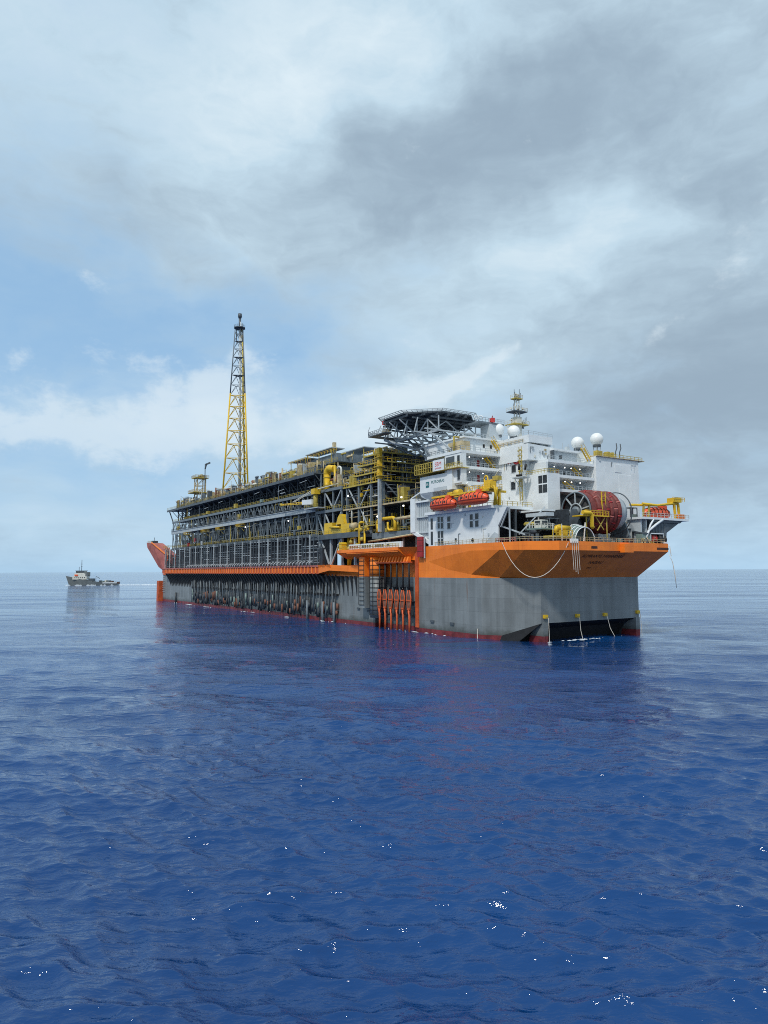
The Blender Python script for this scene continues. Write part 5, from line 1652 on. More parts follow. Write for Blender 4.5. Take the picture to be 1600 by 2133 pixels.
lifeboat('lifeboat', 'orange red lifeboat hanging at the white quarters, the one farther from the bow', (287.2, -3.0, 35.9), True, 11.0)
lifeboat('lifeboat', 'orange red lifeboat hanging at the white quarters, the one nearer the bow', (299.8, -3.0, 36.3), True, 11.8)
lifeboat('lifeboat', 'orange red lifeboat lying on the platform beyond the blank white end wall', (316.5, 49.6, 33.4), False, 11.0)
dv = thing('lifeboat_davit', 'long yellow davit frame with winches above the two hanging lifeboats', 'davit', (294, -2, 37))
MB().box(282.5, 305.6, -3.5, -2.5, 38.1, 38.6).build('beam', M['yellow'], dv)
MB().box(282.5, 305.6, -.4, .3, 38.1, 38.6).build('beam', M['yellow'], dv)
for l in (283, 292.8, 294.4, 305):
    MB().box(l - .3, l + .3, -3.4, 3.6, 38.0, 38.55).build('cross_beam', M['yellow'], dv)
for l in (283.2, 293.6, 305.4):
    MB().bar((l, 1.0, 34.7), (l, 1.0, 38.2), .6).build('post', M['yellow'], dv)
MB().tube([(305.4, -.6, 34.7), (306.6, -1.0, 38.2), (306.6, -1.0, 39.0)], .42, 8).build('arm', M['yellow'], dv)
MB().tube([(304.6, -2.6, 38.6), (306.8, -2.0, 39.3), (306.8, -1.0, 34.7)], .3, 8).build('arm', M['yellow'], dv)
for l, h in ((285.5, 1.0), (288.5, 1.5), (299.5, 1.2)):
    MB().tube([(l, .2, 39.3), (l + 2.4, .2, 39.3)], .75 * h / 1.2, 10).build('winch', M['yellow'], dv)
    MB().box(l - .5, l + 3, -.6, 1.2, 38.62, 38.95).build('winch_bed', M['yellow_old'], dv)
MB().box(301.5, 306, -2.6, 1.6, 38.62, 38.8).build('service_floor', M['yellow_old'], dv)
MB().rail([(296, -2.5, 38.8), (306, -2.5, 38.8), (306, 1.5, 38.8)], 1.15, 1.0, .12).build('railing', M['yellow'], dv)
MB().box(302.0, 304.6, -1.2, .8, 38.82, 40.9).build('winch_housing', M['yellow'], dv)
for l in (284.6, 291.4, 296, 303.2):
    MB().bar((l, -3.0, 37.4), (l, -3.0, 38.1), .12).build('fall', M['steel'], dv)
ca = thing('deck_crane', 'small yellow deck crane with a hooped top beside the stair tower', 'crane', (302, 1, 39))
MB().tube([(302.0, 1.2, 38.85), (302.0, 1.2, 41.0)], .4, 10).build('pedestal', M['yellow'], ca)
MB().box(300.8, 303.4, .3, 2.1, 41.0, 41.5).build('base', M['yellow'], ca)
MB().tube([(300.0, .8, 39.0), (300.0, .8, 42.0)] + [(300.7 - .7 * cos(a), .8, 42.0 + .8 * sin(a)) for a in (0.0, .6, 1.2, 1.8, 2.4, pi)] + [(301.4, .8, 39.0)], .2, 8).build('hoop', M['yellow'], ca)
MB().box(303.4, 305.4, .6, 2.0, 41.2, 42.3).build('cab', M['yellow_old'], ca)
MB().tube([(303.4, 1.2, 42.0), (304.8, 1.2, 43.4), (306.0, 1.2, 43.8)], .14, 8).build('jib', M['cream'], ca)

# ------------------------------------------------------------------ helideck
hd = thing('helideck', 'eight sided helicopter deck on a grey lattice of struts above the quarters', 'helideck', (264, 9, 55))
HC, HR, HZ = (264.0, 9.8), 14.8, 65.2
oct_ = [(HC[0] + HR * cos(R(22.5 + 45 * k)), HC[1] + HR * sin(R(22.5 + 45 * k))) for k in range(8)]
MB().prism([p + (HZ - .45,) for p in oct_], (0, 0, .5)).build('deck_plate', M['steel'], hd)
net = MB()
out = [(HC[0] + (HR + 1.6) * cos(R(22.5 + 45 * k)), HC[1] + (HR + 1.6) * sin(R(22.5 + 45 * k))) for k in range(8)]
for k in range(8):
    a, b, c, d = oct_[k], oct_[(k + 1) % 8], out[(k + 1) % 8], out[k]
    net = MB()
    net.bar(d + (HZ + .35,), c + (HZ + .35,), .16)
    for i in range(9):
        f = i / 8
        p = (a[0] + (b[0] - a[0]) * f, a[1] + (b[1] - a[1]) * f, HZ - .1)
        q = (d[0] + (c[0] - d[0]) * f, d[1] + (c[1] - d[1]) * f, HZ + .35)
        net.bar(p, q, .12)
    for f in (.35, .7):
        net.bar((a[0] + (d[0] - a[0]) * f, a[1] + (d[1] - a[1]) * f, HZ + .1), (b[0] + (c[0] - b[0]) * f, b[1] + (c[1] - b[1]) * f, HZ + .1), .08)
    net.build('safety_net', M['grey_lt'], hd)
for i in range(9):
    t = HC[1] - 13 + i * 3.25
    w = math.sqrt(max(0, 14.6 ** 2 - (t - HC[1]) ** 2))
    pbar('floor_beam', (HC[0] - w, t, HZ - .9), (HC[0] + w, t, HZ - .9), .3, M['steel'], hd, .7)
for i in range(7):
    l = HC[0] - 12 + i * 4
    w = math.sqrt(max(0, 14.6 ** 2 - (l - HC[0]) ** 2))
    pbar('floor_beam', (l, HC[1] - w, HZ - 1.7), (l, HC[1] + w, HZ - 1.55), .3, M['steel'], hd, .5)
ZL = HZ - 6.3
for t in (2.0, 16.0):
    z = ZL
    pbar('chord', (252, t, z), (279, t, z), .5, M['grey_lt'], hd)
    xs = [252 + 5.4 * k for k in range(6)]
    for i, l in enumerate(xs):
        pbar('strut', (l, t, z), (l, t, HZ - 1.9), .28, M['grey_lt'], hd)
        if i < 5:
            pbar('strut', (l, t, z) if i % 2 else (l, t, HZ - 2), (l + 5.4, t, HZ - 2) if i % 2 else (l + 5.4, t, z), .28, M['grey_lt'], hd)
for l in (252, 257.4, 262.8, 268.2, 273.6, 279):
    pbar('chord', (l, -3, ZL), (l, 22, ZL), .4, M['grey_lt'], hd)
    for t0, t1 in ((2, -4.5), (2, 9), (16, 9), (16, 22.5)):
        if abs(t1 - 9) < 14 and math.hypot(l - HC[0], t1 - 9) < 14.8:
            pbar('strut', (l, t0, ZL), (l, t1, HZ - 1.9), .3, M['grey_lt'], hd)
pbar('leg', (275, 2, ZL), (287, .8, 51.2), .5, M['grey_lt'], hd)
pbar('leg', (268.2, 2, ZL), (280, .8, 47), .5, M['grey'], hd)
pbar('leg', (279, 16, ZL), (281, 14, 55.7), .6, M['grey_lt'], hd)
pbar('leg', (262.8, 2, ZL), (273, 3, 50.5), .5, M['steel'], hd)
pbar('leg', (257, 9, ZL), (271, 9, 51), .6, M['grey'], hd)
MB().tube([(252, 2, ZL), (258, 9, ZL - 4), (264, 16, ZL - 1)], .4, 8).build('arch', M['grey'], hd)
MB().tube([(257.4, -3, ZL), (264, 5, ZL - 3.4), (273.6, 9, ZL)], .4, 8).build('arch', M['grey_lt'], hd)
MB().box(249.8, 251.9, 7.4, 9.8, 56.4, ZL - .3).build('support_column', M['green'], hd)
MB().box(249.6, 252.6, 7.2, 10.0, ZL - .29, ZL + .6).build('column_head', M['grey'], hd)
MB().box(277.5, 279.0, 12, 14, 51.12, ZL - .3).build('support_column', M['green'], hd)
for l in (257.4, 262.8, 268.2, 273.6):
    pbar('strut', (l, -2.9, ZL), (l, -1.6, HZ - 1.9), .26, M['grey_lt'], hd)
# lower walkway on the far side and its stair landing
wk = MB().box(252, 262, -5.6, -3.2, HZ - 4.9, HZ - 4.6).build('walkway', M['steel'], hd)
MB().rail([(262, -5.5, HZ - 4.6), (252, -5.5, HZ - 4.6), (252, 4, HZ - 4.6)], 1.3, 1.2, .13, (.3, .65)).build('walkway_railing', M['grey_lt'], wk)
MB().box(252, 254.5, -3.15, 8, HZ - 4.9, HZ - 4.6).build('walkway', M['steel'], hd)
for l in (253, 256, 259, 261.5):
    pbar('hanger', (l, -3.4, HZ - 4.7), (l + .8, -1.8, HZ - .9), .25, M['grey_lt'], hd)
MB().box(276.5, 283, 14, 24, HZ - 3.4, HZ - 2.9).build('walkway', M['grey'], hd)
MB().rail([(283, 14, HZ - 2.9), (283, 24, HZ - 2.9)], 1.2, 1.2, .12).build('walkway_railing', M['grey_lt'], hd)
MB().box(279, 283, 18, 22, 55.8, HZ - 3.45).build('access_trunk', WG, hd)
for (l, t, z) in ((255.2, -1.4, HZ - .9), (283, 19.2, HZ - 2.85)):
    mo = MB().box(l - .6, l + .6, t - .55, t + .55, z, z + 1.3).build('foam_cabinet', M['red_bright'], hd)
    MB().tube([(l, t, z + 1.3), (l, t, z + 1.6), (l + .6, t - .4, z + 1.8)], .13, 8).build('foam_nozzle', M['red'], mo)
for k in range(2):
    MB().ring((280.5 + k * .2, 15.2 + k * 1.5, HZ - 1.2), (.6, -.7, .1), .55, .16, 14, 6).build('lifebuoy', M['white'], hd)
MB().box(256.5, 258.5, -3.1, -1.6, HZ - 4.55, HZ - 2.9).build('hose_box', M['tan'], hd)
MB().tube([(252.6, -5.6, HZ - 4.5), (252.6, -5.9, HZ - 3), (252.8, -5.4, HZ - 1.6)], .12, 6).build('lamp_arm', M['grey_lt'], hd)

# ------------------------------------------------------------------ radomes and communications mast
RG = 'white ball shaped radomes on the roof of the quarters'
for lab, (l, t, z, r) in (('white radome ball nearest to the helideck', (282, 22.3, 60.6, 1.95)), ('white radome ball directly in front of the antenna mast', (282, 28.8, 60.7, 1.95)),
                          ('white radome ball partly sunk behind the roof edge', (300, 37.0, 55.1, 1.85)), ('white radome ball highest over the blank white end wall', (300, 45.4, 57.0, 1.95))):
    o = thing('radome', lab, 'radome', (l, t, z), RG)
    MB().ball((l, t, z), r, 24, 16).build('shell', M['radome'], o)
    zb = 55.3 if l < 290 else 50.4
    MB().disc((l, t, z - r * .98), (0, 0, 1), [(-.35, .02), (-.35, r * .62), (.18, r * .62), (.18, .02)], 18).build('skirt', M['steel'], o)
    for k in range(4):
        a = k * pi / 2 + .5
        pbar('stand_leg', (l + r * .5 * cos(a), t + r * .5 * sin(a), z - r - .3), (l + r * .62 * cos(a), t + r * .62 * sin(a), zb), .16, M['grey_lt'], o)
pbox('roof_house', (262, 288.4, 22.7, 43, 51.12, 55.3), WH, aq)
MX, MY = 270.0, 41.9
cm = thing('antenna_mast', 'stepped communications mast with railed platforms and many small antennas', 'mast', (MX, MY, 55))
MB().box(MX - 1.1, MX + 1.1, MY - 1.1, MY + 1.1, 55.3, 69).build('mast_base', M['cream'], cm)
for a, b in ((-.7, -.7), (.7, -.7), (.7, .7), (-.7, .7)):
    pbar('mast_post', (MX + a, MY + b, 67.5), (MX + a * .7, MY + b * .7, 76.5), .22, M['cream'], cm)
for k in range(5):
    z = 68 + k * 1.7
    pbar('mast_brace', (MX - .7, MY - .7, z), (MX + .7, MY - .7, z + 1.7), .13, M['cream'], cm)
    pbar('mast_brace', (MX + .7, MY - .7, z), (MX + .7, MY + .7, z + 1.7), .13, M['cream'], cm)
for z, h, m in ((66.2, 3.3, 'yellow_old'), (70.6, 2.9, 'steel'), (75.1, 1.7, 'yellow_old')):
    p = MB().box(MX - h * .7, MX + h * .7, MY - h, MY + h, z, z + .3).build('platform', M[m], cm)
    MB().rail([(MX - h * .7, MY - h, z + .3), (MX + h * .7, MY - h, z + .3), (MX + h * .7, MY + h, z + .3), (MX - h * .7, MY + h, z + .3)], 1.1, 1.3, .1).build('platform_railing', M['cream'], p)
    rr_ = random.Random(int(z * 10))
    for k in range(8):
        x, y = MX + rr_.uniform(-.7, .7) * h, MY + rr_.uniform(-1, 1) * h
        if k % 2:
            MB().tube([(x, y, z + .3), (x, y, z + rr_.uniform(2, 3.4))], .09, 5).build('whip_aerial', M['steel'], cm)
        else:
            MB().tube([(x, y, z + .3), (x, y, z + 1.2)], .07, 5).ball((x, y, z + 1.4), .34, 8, 6).build('small_antenna', rr_.choice((M['cream'], M['white'], M['tan'], M['steel'])), cm)
MB().tube([(MX - 1, MY - 3, 55.3), (MX - 1, MY - 3, 64)], .12, 6).disc((MX - .6, MY - 3, 65.2), (1, -.3, .2), [(-.3, .1), (0, .7), (.25, 1.15)], 14).build('dish', M['white'], cm)
MB().bar((MX - 1, MY + 2.1, 66), (MX - 1, MY + 4, 66), .3, .5).build('radar_bar', M['steel'], cm)

# ------------------------------------------------------------------ hose reel on the foredeck
hr = thing('hose_reel', 'giant reel wound with red brown hose on the foredeck, spoked flange in front', 'hose reel', (313, 30, 25))
RC = Vector((313.2, 20.6, 33.4))
AX = (0, 1, 0)
RR = 5.3
MB().ring(RC, AX, RR - .45, .24, 40, 6).build('flange_rim', M['grey'], hr)
MB().ring(RC, AX, 1.9, .2, 24, 6).build('hub_rim', M['grey_lt'], hr)
for k in range(9):
    a = 2 * pi * k / 9 + .2
    p = RC + Vector((cos(a) * 1.9, 0, sin(a) * 1.9))
    q = RC + Vector((cos(a) * (RR - .5), 0, sin(a) * (RR - .5)))
    MB().bar(p, q, .3, .3).build('spoke', M['grey_lt'], hr)
MB().disc(RC + Vector((0, -.3, 0)), AX, [(0, .02), (0, 1.2), (.8, 1.2)], 20).build('hub', M['grey'], hr)
MB().disc(RC + Vector((0, 1.6, 0)), AX, [(-.9, .1), (-.9, RR - .6), (.3, RR - .6)], 36).build('inner_plate', M['black'], hr)
MB().disc(RC + Vector((0, .3, 0)), AX, [(0, RR - .25), (2.6, RR - .25)], 40).build('flange_shell', M['hose'], hr)
n = 6
for i in range(n):
    t = RC.y + 3.2 + i * 1.55
    segs = 9
    for s in range(segs):
        a0 = 2 * pi * s / segs + i * .37 + .025
        a1 = a0 + 2 * pi / segs - .05
        MB().ring((RC.x, t, RC.z), AX, RR - .35 + (.12 if i % 2 else 0), .77, 7, 10, a0, a1).build('hose_length', M['hose'], hr)
        MB().ring((RC.x, t, RC.z), AX, RR - .35 + (.12 if i % 2 else 0), .84, 1, 10, a1 - .02, a1 + .07).build('hose_coupling', M['red'] if s % 3 else M['primer'], hr)
tE = RC.y + 3.2 + n * 1.55
MB().disc((RC.x, tE - .6, RC.z), AX, [(0, RR - .3), (.8, RR - .3), (2.2, RR - .75), (3.0, RR - .75), (3.0, .1)], 44).build('bare_drum', M['grey_lt'], hr)
MB().ring((RC.x, tE + 2.9, RC.z), AX, RR + .35, .16, 44, 6).build('far_rim', M['steel'], hr)
for t in (RC.y - .9, tE + 4.6):
    MB().prism([(RC.x - 4, t, 25.02), (RC.x + 4, t, 25.02), (RC.x + .8, t, 33.8), (RC.x - .8, t, 33.8)], (0, .5, 0)).build('stand', M['steel'] if t < 25 else M['grey'], hr)
hp = MB().box(315.2, 319.4, RC.y - 3.6, RC.y + 5.6, 31.6, 31.9).build('platform', M['yellow'], hr)
MB().rail([(319.3, RC.y - 3.5, 31.9), (319.3, RC.y + 5.5, 31.9)], 1.2, 1.1, .13).build('platform_railing', M['yellow'], hp)
for t in (RC.y + 3.8, RC.y + 5.2):
    MB().bar((318.6, t, 31.9), (318.6, t, 38.2), .24).build('mast_leg', M['yellow'], hp)
for z in (33.2, 34.5, 35.8, 37.0, 38.1):
    MB().bar((318.6, RC.y + 3.8, z), (318.6, RC.y + 5.2, z), .18).build('mast_rung', M['yellow_old'], hp)
for p, q in (((318.8, RC.y + 4.5, 31.5), (318.8, RC.y + 1.5, 28)), ((318.8, RC.y + 1, 31.5), (318.8, RC.y + 4, 28.2)), ((318.8, RC.y - 2.5, 31.5), (318.8, RC.y - 2.5, 25.1)), ((318.8, RC.y + 5.2, 31.5), (318.8, RC.y + 5.2, 25.1))):
    MB().bar(p, q, .2).build('platform_brace', M['yellow_old'], hr)
MB().tube([(319.5, RC.y - 4.6, 32.4), (319.5, RC.y - 1.9, 32.4), (319.5, RC.y - 1.3, 31.9), (319.5, RC.y - 1.3, 29.0), (319.5, RC.y - .9, 28.6)], .52, 12).build('swivel_pipe', M['yellow'], hr)

# ------------------------------------------------------------------ gear on the foredeck
yg = thing('fairlead_machine', 'low bright yellow machine in a yellow railed cage by the near bow corner', 'machine', (318, 10, 25))
MB().box(316.4, 319.4, 5.2, 12.2, 25.9, 26.4).build('bed', M['yellow_old'], yg)
MB().tube([(318, 8.0, 28.4), (318, 12.6, 28.4)], .6, 12).build('cylinder', M['yellow'], yg)
MB().tube([(318, 7.6, 27.4), (318, 8.4, 28.6), (318, 9.4, 28.8)], .5, 10).build('elbow', M['yellow'], yg)
MB().box(317, 319, 9, 11, 26.4, 27.8).build('motor', M['yellow'], yg)
for t in (5.4, 8.5, 12.0):
    MB().bar((319.4, t, 25), (319.4, t, 29.3), .15).build('cage_post', M['cream'], yg)
MB().rail([(319.5, 5.2, 26.4), (319.5, 12.2, 26.4)], 1.3, 1.2, .12).build('railing', M['yellow'], yg)
MB().box(316, 319, 4.8, 13, 25.02, 25.88).build('plinth', M['black'], yg)

ar = thing('hose_chute', 'round green grey hose chute with white ribs at the middle of the bow', 'hose chute', (319, 16, 25))
vs, fs = [], []
for i in range(13):
    a = pi * i / 12
    for l, r in ((317.2, 4.3), (320.0, 3.5)):
        vs.append((l, 16.0 - r * cos(a), 25.03 + r * sin(a)))
for i in range(12):
    fs.append((2 * i, 2 * i + 2, 2 * i + 3, 2 * i + 1))
MB().add(vs, fs, True).build('shell', M['green'], ar)
MB().add([(317.25, 16.0 - 4.2 * cos(pi * i / 12), 25.03 + 4.2 * sin(pi * i / 12)) for i in range(13)], [tuple(range(13))]).build('back_plate', M['green'], ar)
for l, r in ((317.2, 4.45), (318.3, 4.1), (319.3, 3.85), (320.05, 3.6)):
    MB().tube([(l, 16.0 - r * cos(pi * i / 16), 25.03 + r * sin(pi * i / 16)) for i in range(17)], .12, 6).build('rib', WH, ar)
for k in range(5):
    a = pi * (k + 1) / 6
    MB().bar((317.2, 16 - 4.4 * cos(a), 25.03 + 4.4 * sin(a)), (320.05, 16 - 3.6 * cos(a), 25.03 + 3.6 * sin(a)), .1).build('stringer', WG, ar)
MB().bar((320.3, 15.2, 25.1), (319.9, 16.4, 29.8), .22).build('prop', M['rope'], ar)

gn = thing('pump_unit', 'pale round pump unit with a cowl beside the end of the reel', 'pump', (313, 40.6, 25))
MB().disc((312.6, 40.4, 25.03), (0, 0, 1), [(0, .02), (0, 1.9), (1.6, 1.9), (2.2, 1.5), (2.6, .02)], 20).build('base_drum', M['tan'], gn)
MB().disc((312.6, 40.4, 27.6), (0, 0, 1), [(0, 1.2), (1.1, 1.5), (1.4, .9), (1.5, .02)], 18).build('cowl', M['grey_lt'], gn)
MB().box(311.5, 315.0, 39.8, 42.8, 29.1, 29.3).build('cowl_plate', M['steel'], gn)
for k in range(6):
    a = k * pi / 3
    MB().bar((312.6 + 1.95 * cos(a), 40.4 + 1.95 * sin(a), 25.03), (312.6 + 1.95 * cos(a), 40.4 + 1.95 * sin(a), 26.6), .18).build('stiffener', M['cream'], gn)

cb = thing('lookout_cabin', 'small glazed lookout cabin on a bent stalk before the blank white wall', 'cabin', (312, 44, 28))
for p in ((311.2, 42.7), (311.2, 45.6), (313.2, 42.7), (313.2, 45.6)):
    MB().bar(p + (32.2,), p + (35.2,), .2).build('corner_post', M['steel'], cb)
MB().box(311.1, 313.3, 42.6, 45.7, 35.2, 35.4).build('roof', M['steel'], cb)
MB().box(311.1, 313.3, 42.6, 45.7, 31.9, 32.2).build('floor', M['steel'], cb)
MB().box(313.15, 313.22, 42.8, 45.5, 32.2, 33.5).build('apron', M['green'], cb)
MB().box(313.15, 313.2, 42.8, 44.0, 33.5, 35.2).build('pane', M['glass'], cb)
MB().tube([(312.2, 41.4, 25.1), (312.2, 41.0, 28.5), (312.2, 42.8, 31.9)], .28, 8).build('stalk', M['steel'], cb)
MB().bar((312.2, 41.0, 30.5), (312.2, 43.5, 31.9), .18).build('stalk_brace', M['tan'], cb)

sp = thing('boat_platform', 'white boat platform on a dark tapered pedestal, overhanging the far bow side', 'platform', (317, 48, 25))
MB().box(313.2, 319.0, 40.0, 61.0, 31.7, 32.3).build('deck', WH, sp)
MB().prism([(314.0, 43.8, 31.68), (314.0, 58.6, 31.68), (314.0, 51.6, 28.2), (314.0, 51.2, 25.03), (314.0, 44.6, 25.03), (314.0, 44.6, 30)], (4.2, 0, 0)).build('pedestal', M['steel'], sp)
for k in range(5):
    MB().box(318.2, 318.35, 45.2 + k * 1.35, 45.4 + k * 1.35, 25.1, 31.6).build('stiffener', M['grey'], sp)
MB().prism([(318.25, 43.8, 31.66), (318.25, 58.6, 31.66), (318.25, 57.4, 31.0), (318.25, 44.4, 31.0)], (.3, 0, 0)).build('deck_edge', M['steel'], sp)
MB().tube([(318.9, 41.4, 26.5), (318.9, 42.8, 28.6), (318.9, 46.2, 30.4), (318.9, 49.2, 31.8)], .34, 8).build('pale_strut', WH, sp)
MB().tube([(318.9, 42.6, 28.4), (318.9, 43.6, 30.2), (318.9, 45, 31.7)], .26, 8).build('pale_strut', WH, sp)
for t in (40.6, 42.8):
    MB().box(314, 318, t, t + .5, 25.03, 31.68).build('frame_leg', WG, sp)
MB().rail([(319.0, 40.2, 32.3), (319.0, 61, 32.3), (313.4, 61, 32.3)], 1.15, 1.6, .1).build('railing', M['cream'], sp)
d2 = thing('lifeboat_davit', 'yellow davit frame over the lifeboat on the far bow platform', 'davit', (316, 49, 33))
MB().tube([(318.4, 41.2, 35.9), (318.4, 47.5, 35.7), (318.4, 54.2, 36.5), (318.4, 57.0, 36.6)], .36, 8).build('beam', M['yellow'], d2)
MB().tube([(314.4, 41.2, 35.9), (314.4, 56.6, 36.4)], .34, 8).build('beam', M['yellow'], d2)
for t in (41.2, 43.6):
    MB().bar((318.4, t, 32.3), (318.4, t + .5, 35.8), .45).build('post', M['yellow_old'], d2)
for t in (55.6, 57.4):
    MB().bar((318.4, t, 32.3), (318.4, t - .4, 36.5), .55).build('post', M['yellow'], d2)
MB().box(316.6, 319.2, 54.6, 57.6, 36.9, 38.2).build('winch_housing', M['yellow'], d2)
MB().rail([(319.2, 53.5, 37.2), (319.2, 59, 37.2)], 1.1, 1.1, .11).build('railing', M['yellow'], d2)
MB().box(317.6, 319.0, 56.5, 59.0, 32.32, 33.6).build('base_block', M['orange'], d2)

wd = thing('deck_shelter', 'dark grey open shelter with a small red hose drum inside at the bow', 'shelter', (318, 43, 25))
MB().prism([(315.5, 40.0, 28.3), (319.2, 40.0, 27.6), (319.2, 40.0, 27.9), (315.5, 40.0, 28.7)], (0, 9, 0)).build('roof', M['steel'], wd)
MB().box(315.4, 315.7, 40.2, 49, 25.03, 28.4).build('back_wall', M['dark'], wd)
for t in (43.2, 48.8):
    MB().bar((319.1, t, 25.03), (319.1, t, 27.7), .22).build('post', WG, wd)
MB().bar((319.1, 43.2, 27.8), (319.1, 48.8, 27.8), .25).build('lintel', WH, wd)
MB().box(317, 319, 39.8, 43.0, 25.03, 27.6).build('side_box', M['green'], wd)
dr = thing('hose_drum', 'small red and white hose drum standing inside the dark bow shelter', 'hose drum', (318, 45.4, 25))
MB().disc((317.8, 44.5, 26.5), (0, 1, 0), [(0, .2), (0, 1.25), (.15, 1.25), (.15, .8), (1.6, .8), (1.6, 1.25), (1.75, 1.25), (1.75, .2)], 20).build('drum', M['red_bright'], dr)
MB().ring((317.8, 45.3, 26.5), (0, 1, 0), .98, .2, 20, 6).ring((317.8, 45.7, 26.5), (0, 1, 0), .98, .2, 20, 6).build('hose', M['primer'], dr)
MB().box(317, 318.6, 44.4, 46.4, 25.03, 25.4).build('stand', M['black'], dr)
bw = thing('mooring_winch', 'black rope winch on the far bow corner', 'winch', (319, 48, 25))
MB().disc((318.8, 46.9, 26.2), (0, 1, 0), [(0, .1), (0, 1.2), (.2, 1.2), (.2, .7), (2.0, .7), (2.0, 1.2), (2.2, 1.2), (2.2, .1)], 18).build('drum', M['black'], bw)
MB().prism([(318.0, 47.2, 25.03), (319.9, 47.2, 25.03), (318.8, 47.2, 27.6)], (0, 1.8, 0)).build('frame', M['dark'], bw)
MB().box(319.4, 320.4, 47.4, 48.6, 25.1, 25.5).build('rope_guide', WH, bw)
rails = MB().rail([(276.2, .2, 25.02), (296, -1.1, 25.02), (308, -1.4, 25.02), (315.8, -.4, 25.02), (320.2, 5.8, 25.02), (320.2, 47.8, 25.02), (315.8, 54, 25.02)], 1.1, 1.7, .09)
rails.build('bow_railing', M['tan'], ship)
MB().rail([(306, -.9, 25.03), (313, -.9, 25.03)], .9, 1.0, .14).build('pink_railing', M['primer'], ship)
rd = random.Random(5)
for i in range(16):
    t = rd.uniform(20, 40)
    MB().box(319.0, 319.0 + rd.uniform(.5, 1.2), t, t + rd.uniform(.6, 2), 25.02, 25.02 + rd.uniform(.4, 1.2)).build('deck_box', M[rd.choice(('green', 'dark', 'grey', 'steel', 'white_grey', 'rust'))], ship)
for i in range(7):
    t = 36.5 + rd.uniform(0, 5.5)
    MB().tube([(319.6, t, 25.0), (319.8, t + rd.uniform(-1, 1.4), 25.4 + rd.uniform(.3, 1.6)), (320.3, t + rd.uniform(-1.6, 1.8), 24.9)], .11, 5).build('loose_pipe', M[rd.choice(('yellow_old', 'tan', 'yellow'))], ship)

# fairleads near the water, ropes
FT = (9.0, 20.6, 31.3, 44.9)
FZ = (6.3, 6.1, 6.0, 6.2)
for t, z in zip(FT, FZ):
    f = MB().box(312.5, 313.1, t - .62, t + .62, z - .35, z + .5).build('fairlead', M['yellow'], ship)
    MB().box(313.1, 313.2, t - .35, t + .35, z - .4, z + .05).build('fairlead_mouth', M['yellow_old'], f)
RP = 'pale ropes hanging at the bow'


def rope(label, pts, r=.09):
    s = []
    n = len(pts) - 1
    for i in range(n):
        for k in range(4):
            s.append(Vector(pts[i]).lerp(Vector(pts[i + 1]), k / 4))
    s.append(Vector(pts[-1]))
    o = MB().tube(s, r, 5).build('rope', M['rope'], None, base=pts[0])
    return tag(o, label, 'rope', RP)


rope('pale rope from the fairlead on the near bow pillar down to the water', [(313.4, 9.4, 6.0), (313.4, 9.5, 3), (313.4, 9.6, -.8)], .075)
rope('pale rope from the second yellow fairlead, beside the near bow pillar', [(313.4, 20.7, 5.7), (313.5, 20.9, 2.4), (313.9, 21.3, -.3)], .075)
rope('pale rope from the third yellow fairlead, slanting into the water', [(313.4, 31.4, 5.6), (313.7, 32.1, 2.5), (314.4, 33.4, -.3)], .075)
rope('pale rope from the fairlead on the far bow pillar', [(313.4, 45.2, 5.8), (313.5, 45.4, 2.5), (313.6, 45.4, -.5)], .075)
rope('short pale rope hanging at the hull side before the dark cut-away', [(297.5, -.15, 2.8), (297.4, -.2, 1.2), (297.5, -.2, -.4)], .12)
cat = []
P0, P1 = Vector((309.2, -1.85, 25.0)), Vector((321.4, 8.5, 24.6))
for i in range(15):
    f = i / 14
    p = P0.lerp(P1, f)
    p.z -= 8.6 * (1 - (2 * f - 1) ** 2) ** .9
    p += Vector((.2, -.6, 0)) * (1 - (2 * f - 1) ** 2)
    cat.append(p)
rope('long pale rope looped in a sagging curve below the near bow corner', cat, .085)
for k in range(4):
    t = 9.6 + k * .72
    rope(('pale hanging rope nearest to the sagging loop', 'second pale hanging rope from the sagging loop', 'third pale hanging rope from the sagging loop', 'pale hanging rope farthest from the sagging loop')[k],
         [(321.5, t, 25.2), (321.6, t + .15, 21), (321.6, t + .35, 18.0 - .5 * (k % 3))], .06)
    MB().box(320.9, 321.45, t - .12, t + .2, 24.6, 25.6).build('rope_fairlead', WH, ship)
wj = MB().tube([(320.8, 48.6, 22.0), (321.3, 49.3, 20), (321.6, 49.7, 16.5), (321.7, 50.0, 13.0)], [.05, .09, .13, .07], 6).build('overflow_water', M['rope'], None, base=(320.8, 48.6, 22))
tag(wj, 'thin white stream of overflow water falling from the far bow corner', 'water stream')
rope('pale rope draped over the far bow corner above the water stream', [(319.6, 48.1, 25.2), (321.4, 48.2, 24.2), (321.5, 48.5, 21.6)], .1)

# ------------------------------------------------------------------ support vessel far off
VO = Vector((0, 0, 0))


def water_pt(u, v):
    x, y = (u - 800) / 1450.0, -(v - 1066.5) / 1450.0
    c, s = cos(ROLL), sin(ROLL)
    xr, yr = c * x + s * y, -s * x + c * y
    cp, sp_ = cos(PITCH), sin(PITCH)
    d = Vector((xr, cp - sp_ * yr, sp_ + cp * yr))
    return Vector((0, 0, EYE)) + d * (-EYE / d.z)


sv = bpy.data.objects.new('support_vessel', None)
col.objects.link(sv)
sv.location = (-402, 968, 0)
sv.rotation_euler = (0, 0, pi + R(4))
sv.scale = (1, 1, 1.3)
BASE['support_vessel'] = Vector((0, 0, 0))
tag(sv, 'small grey support vessel with cream wheelhouse and low stern, far off at left', 'ship')
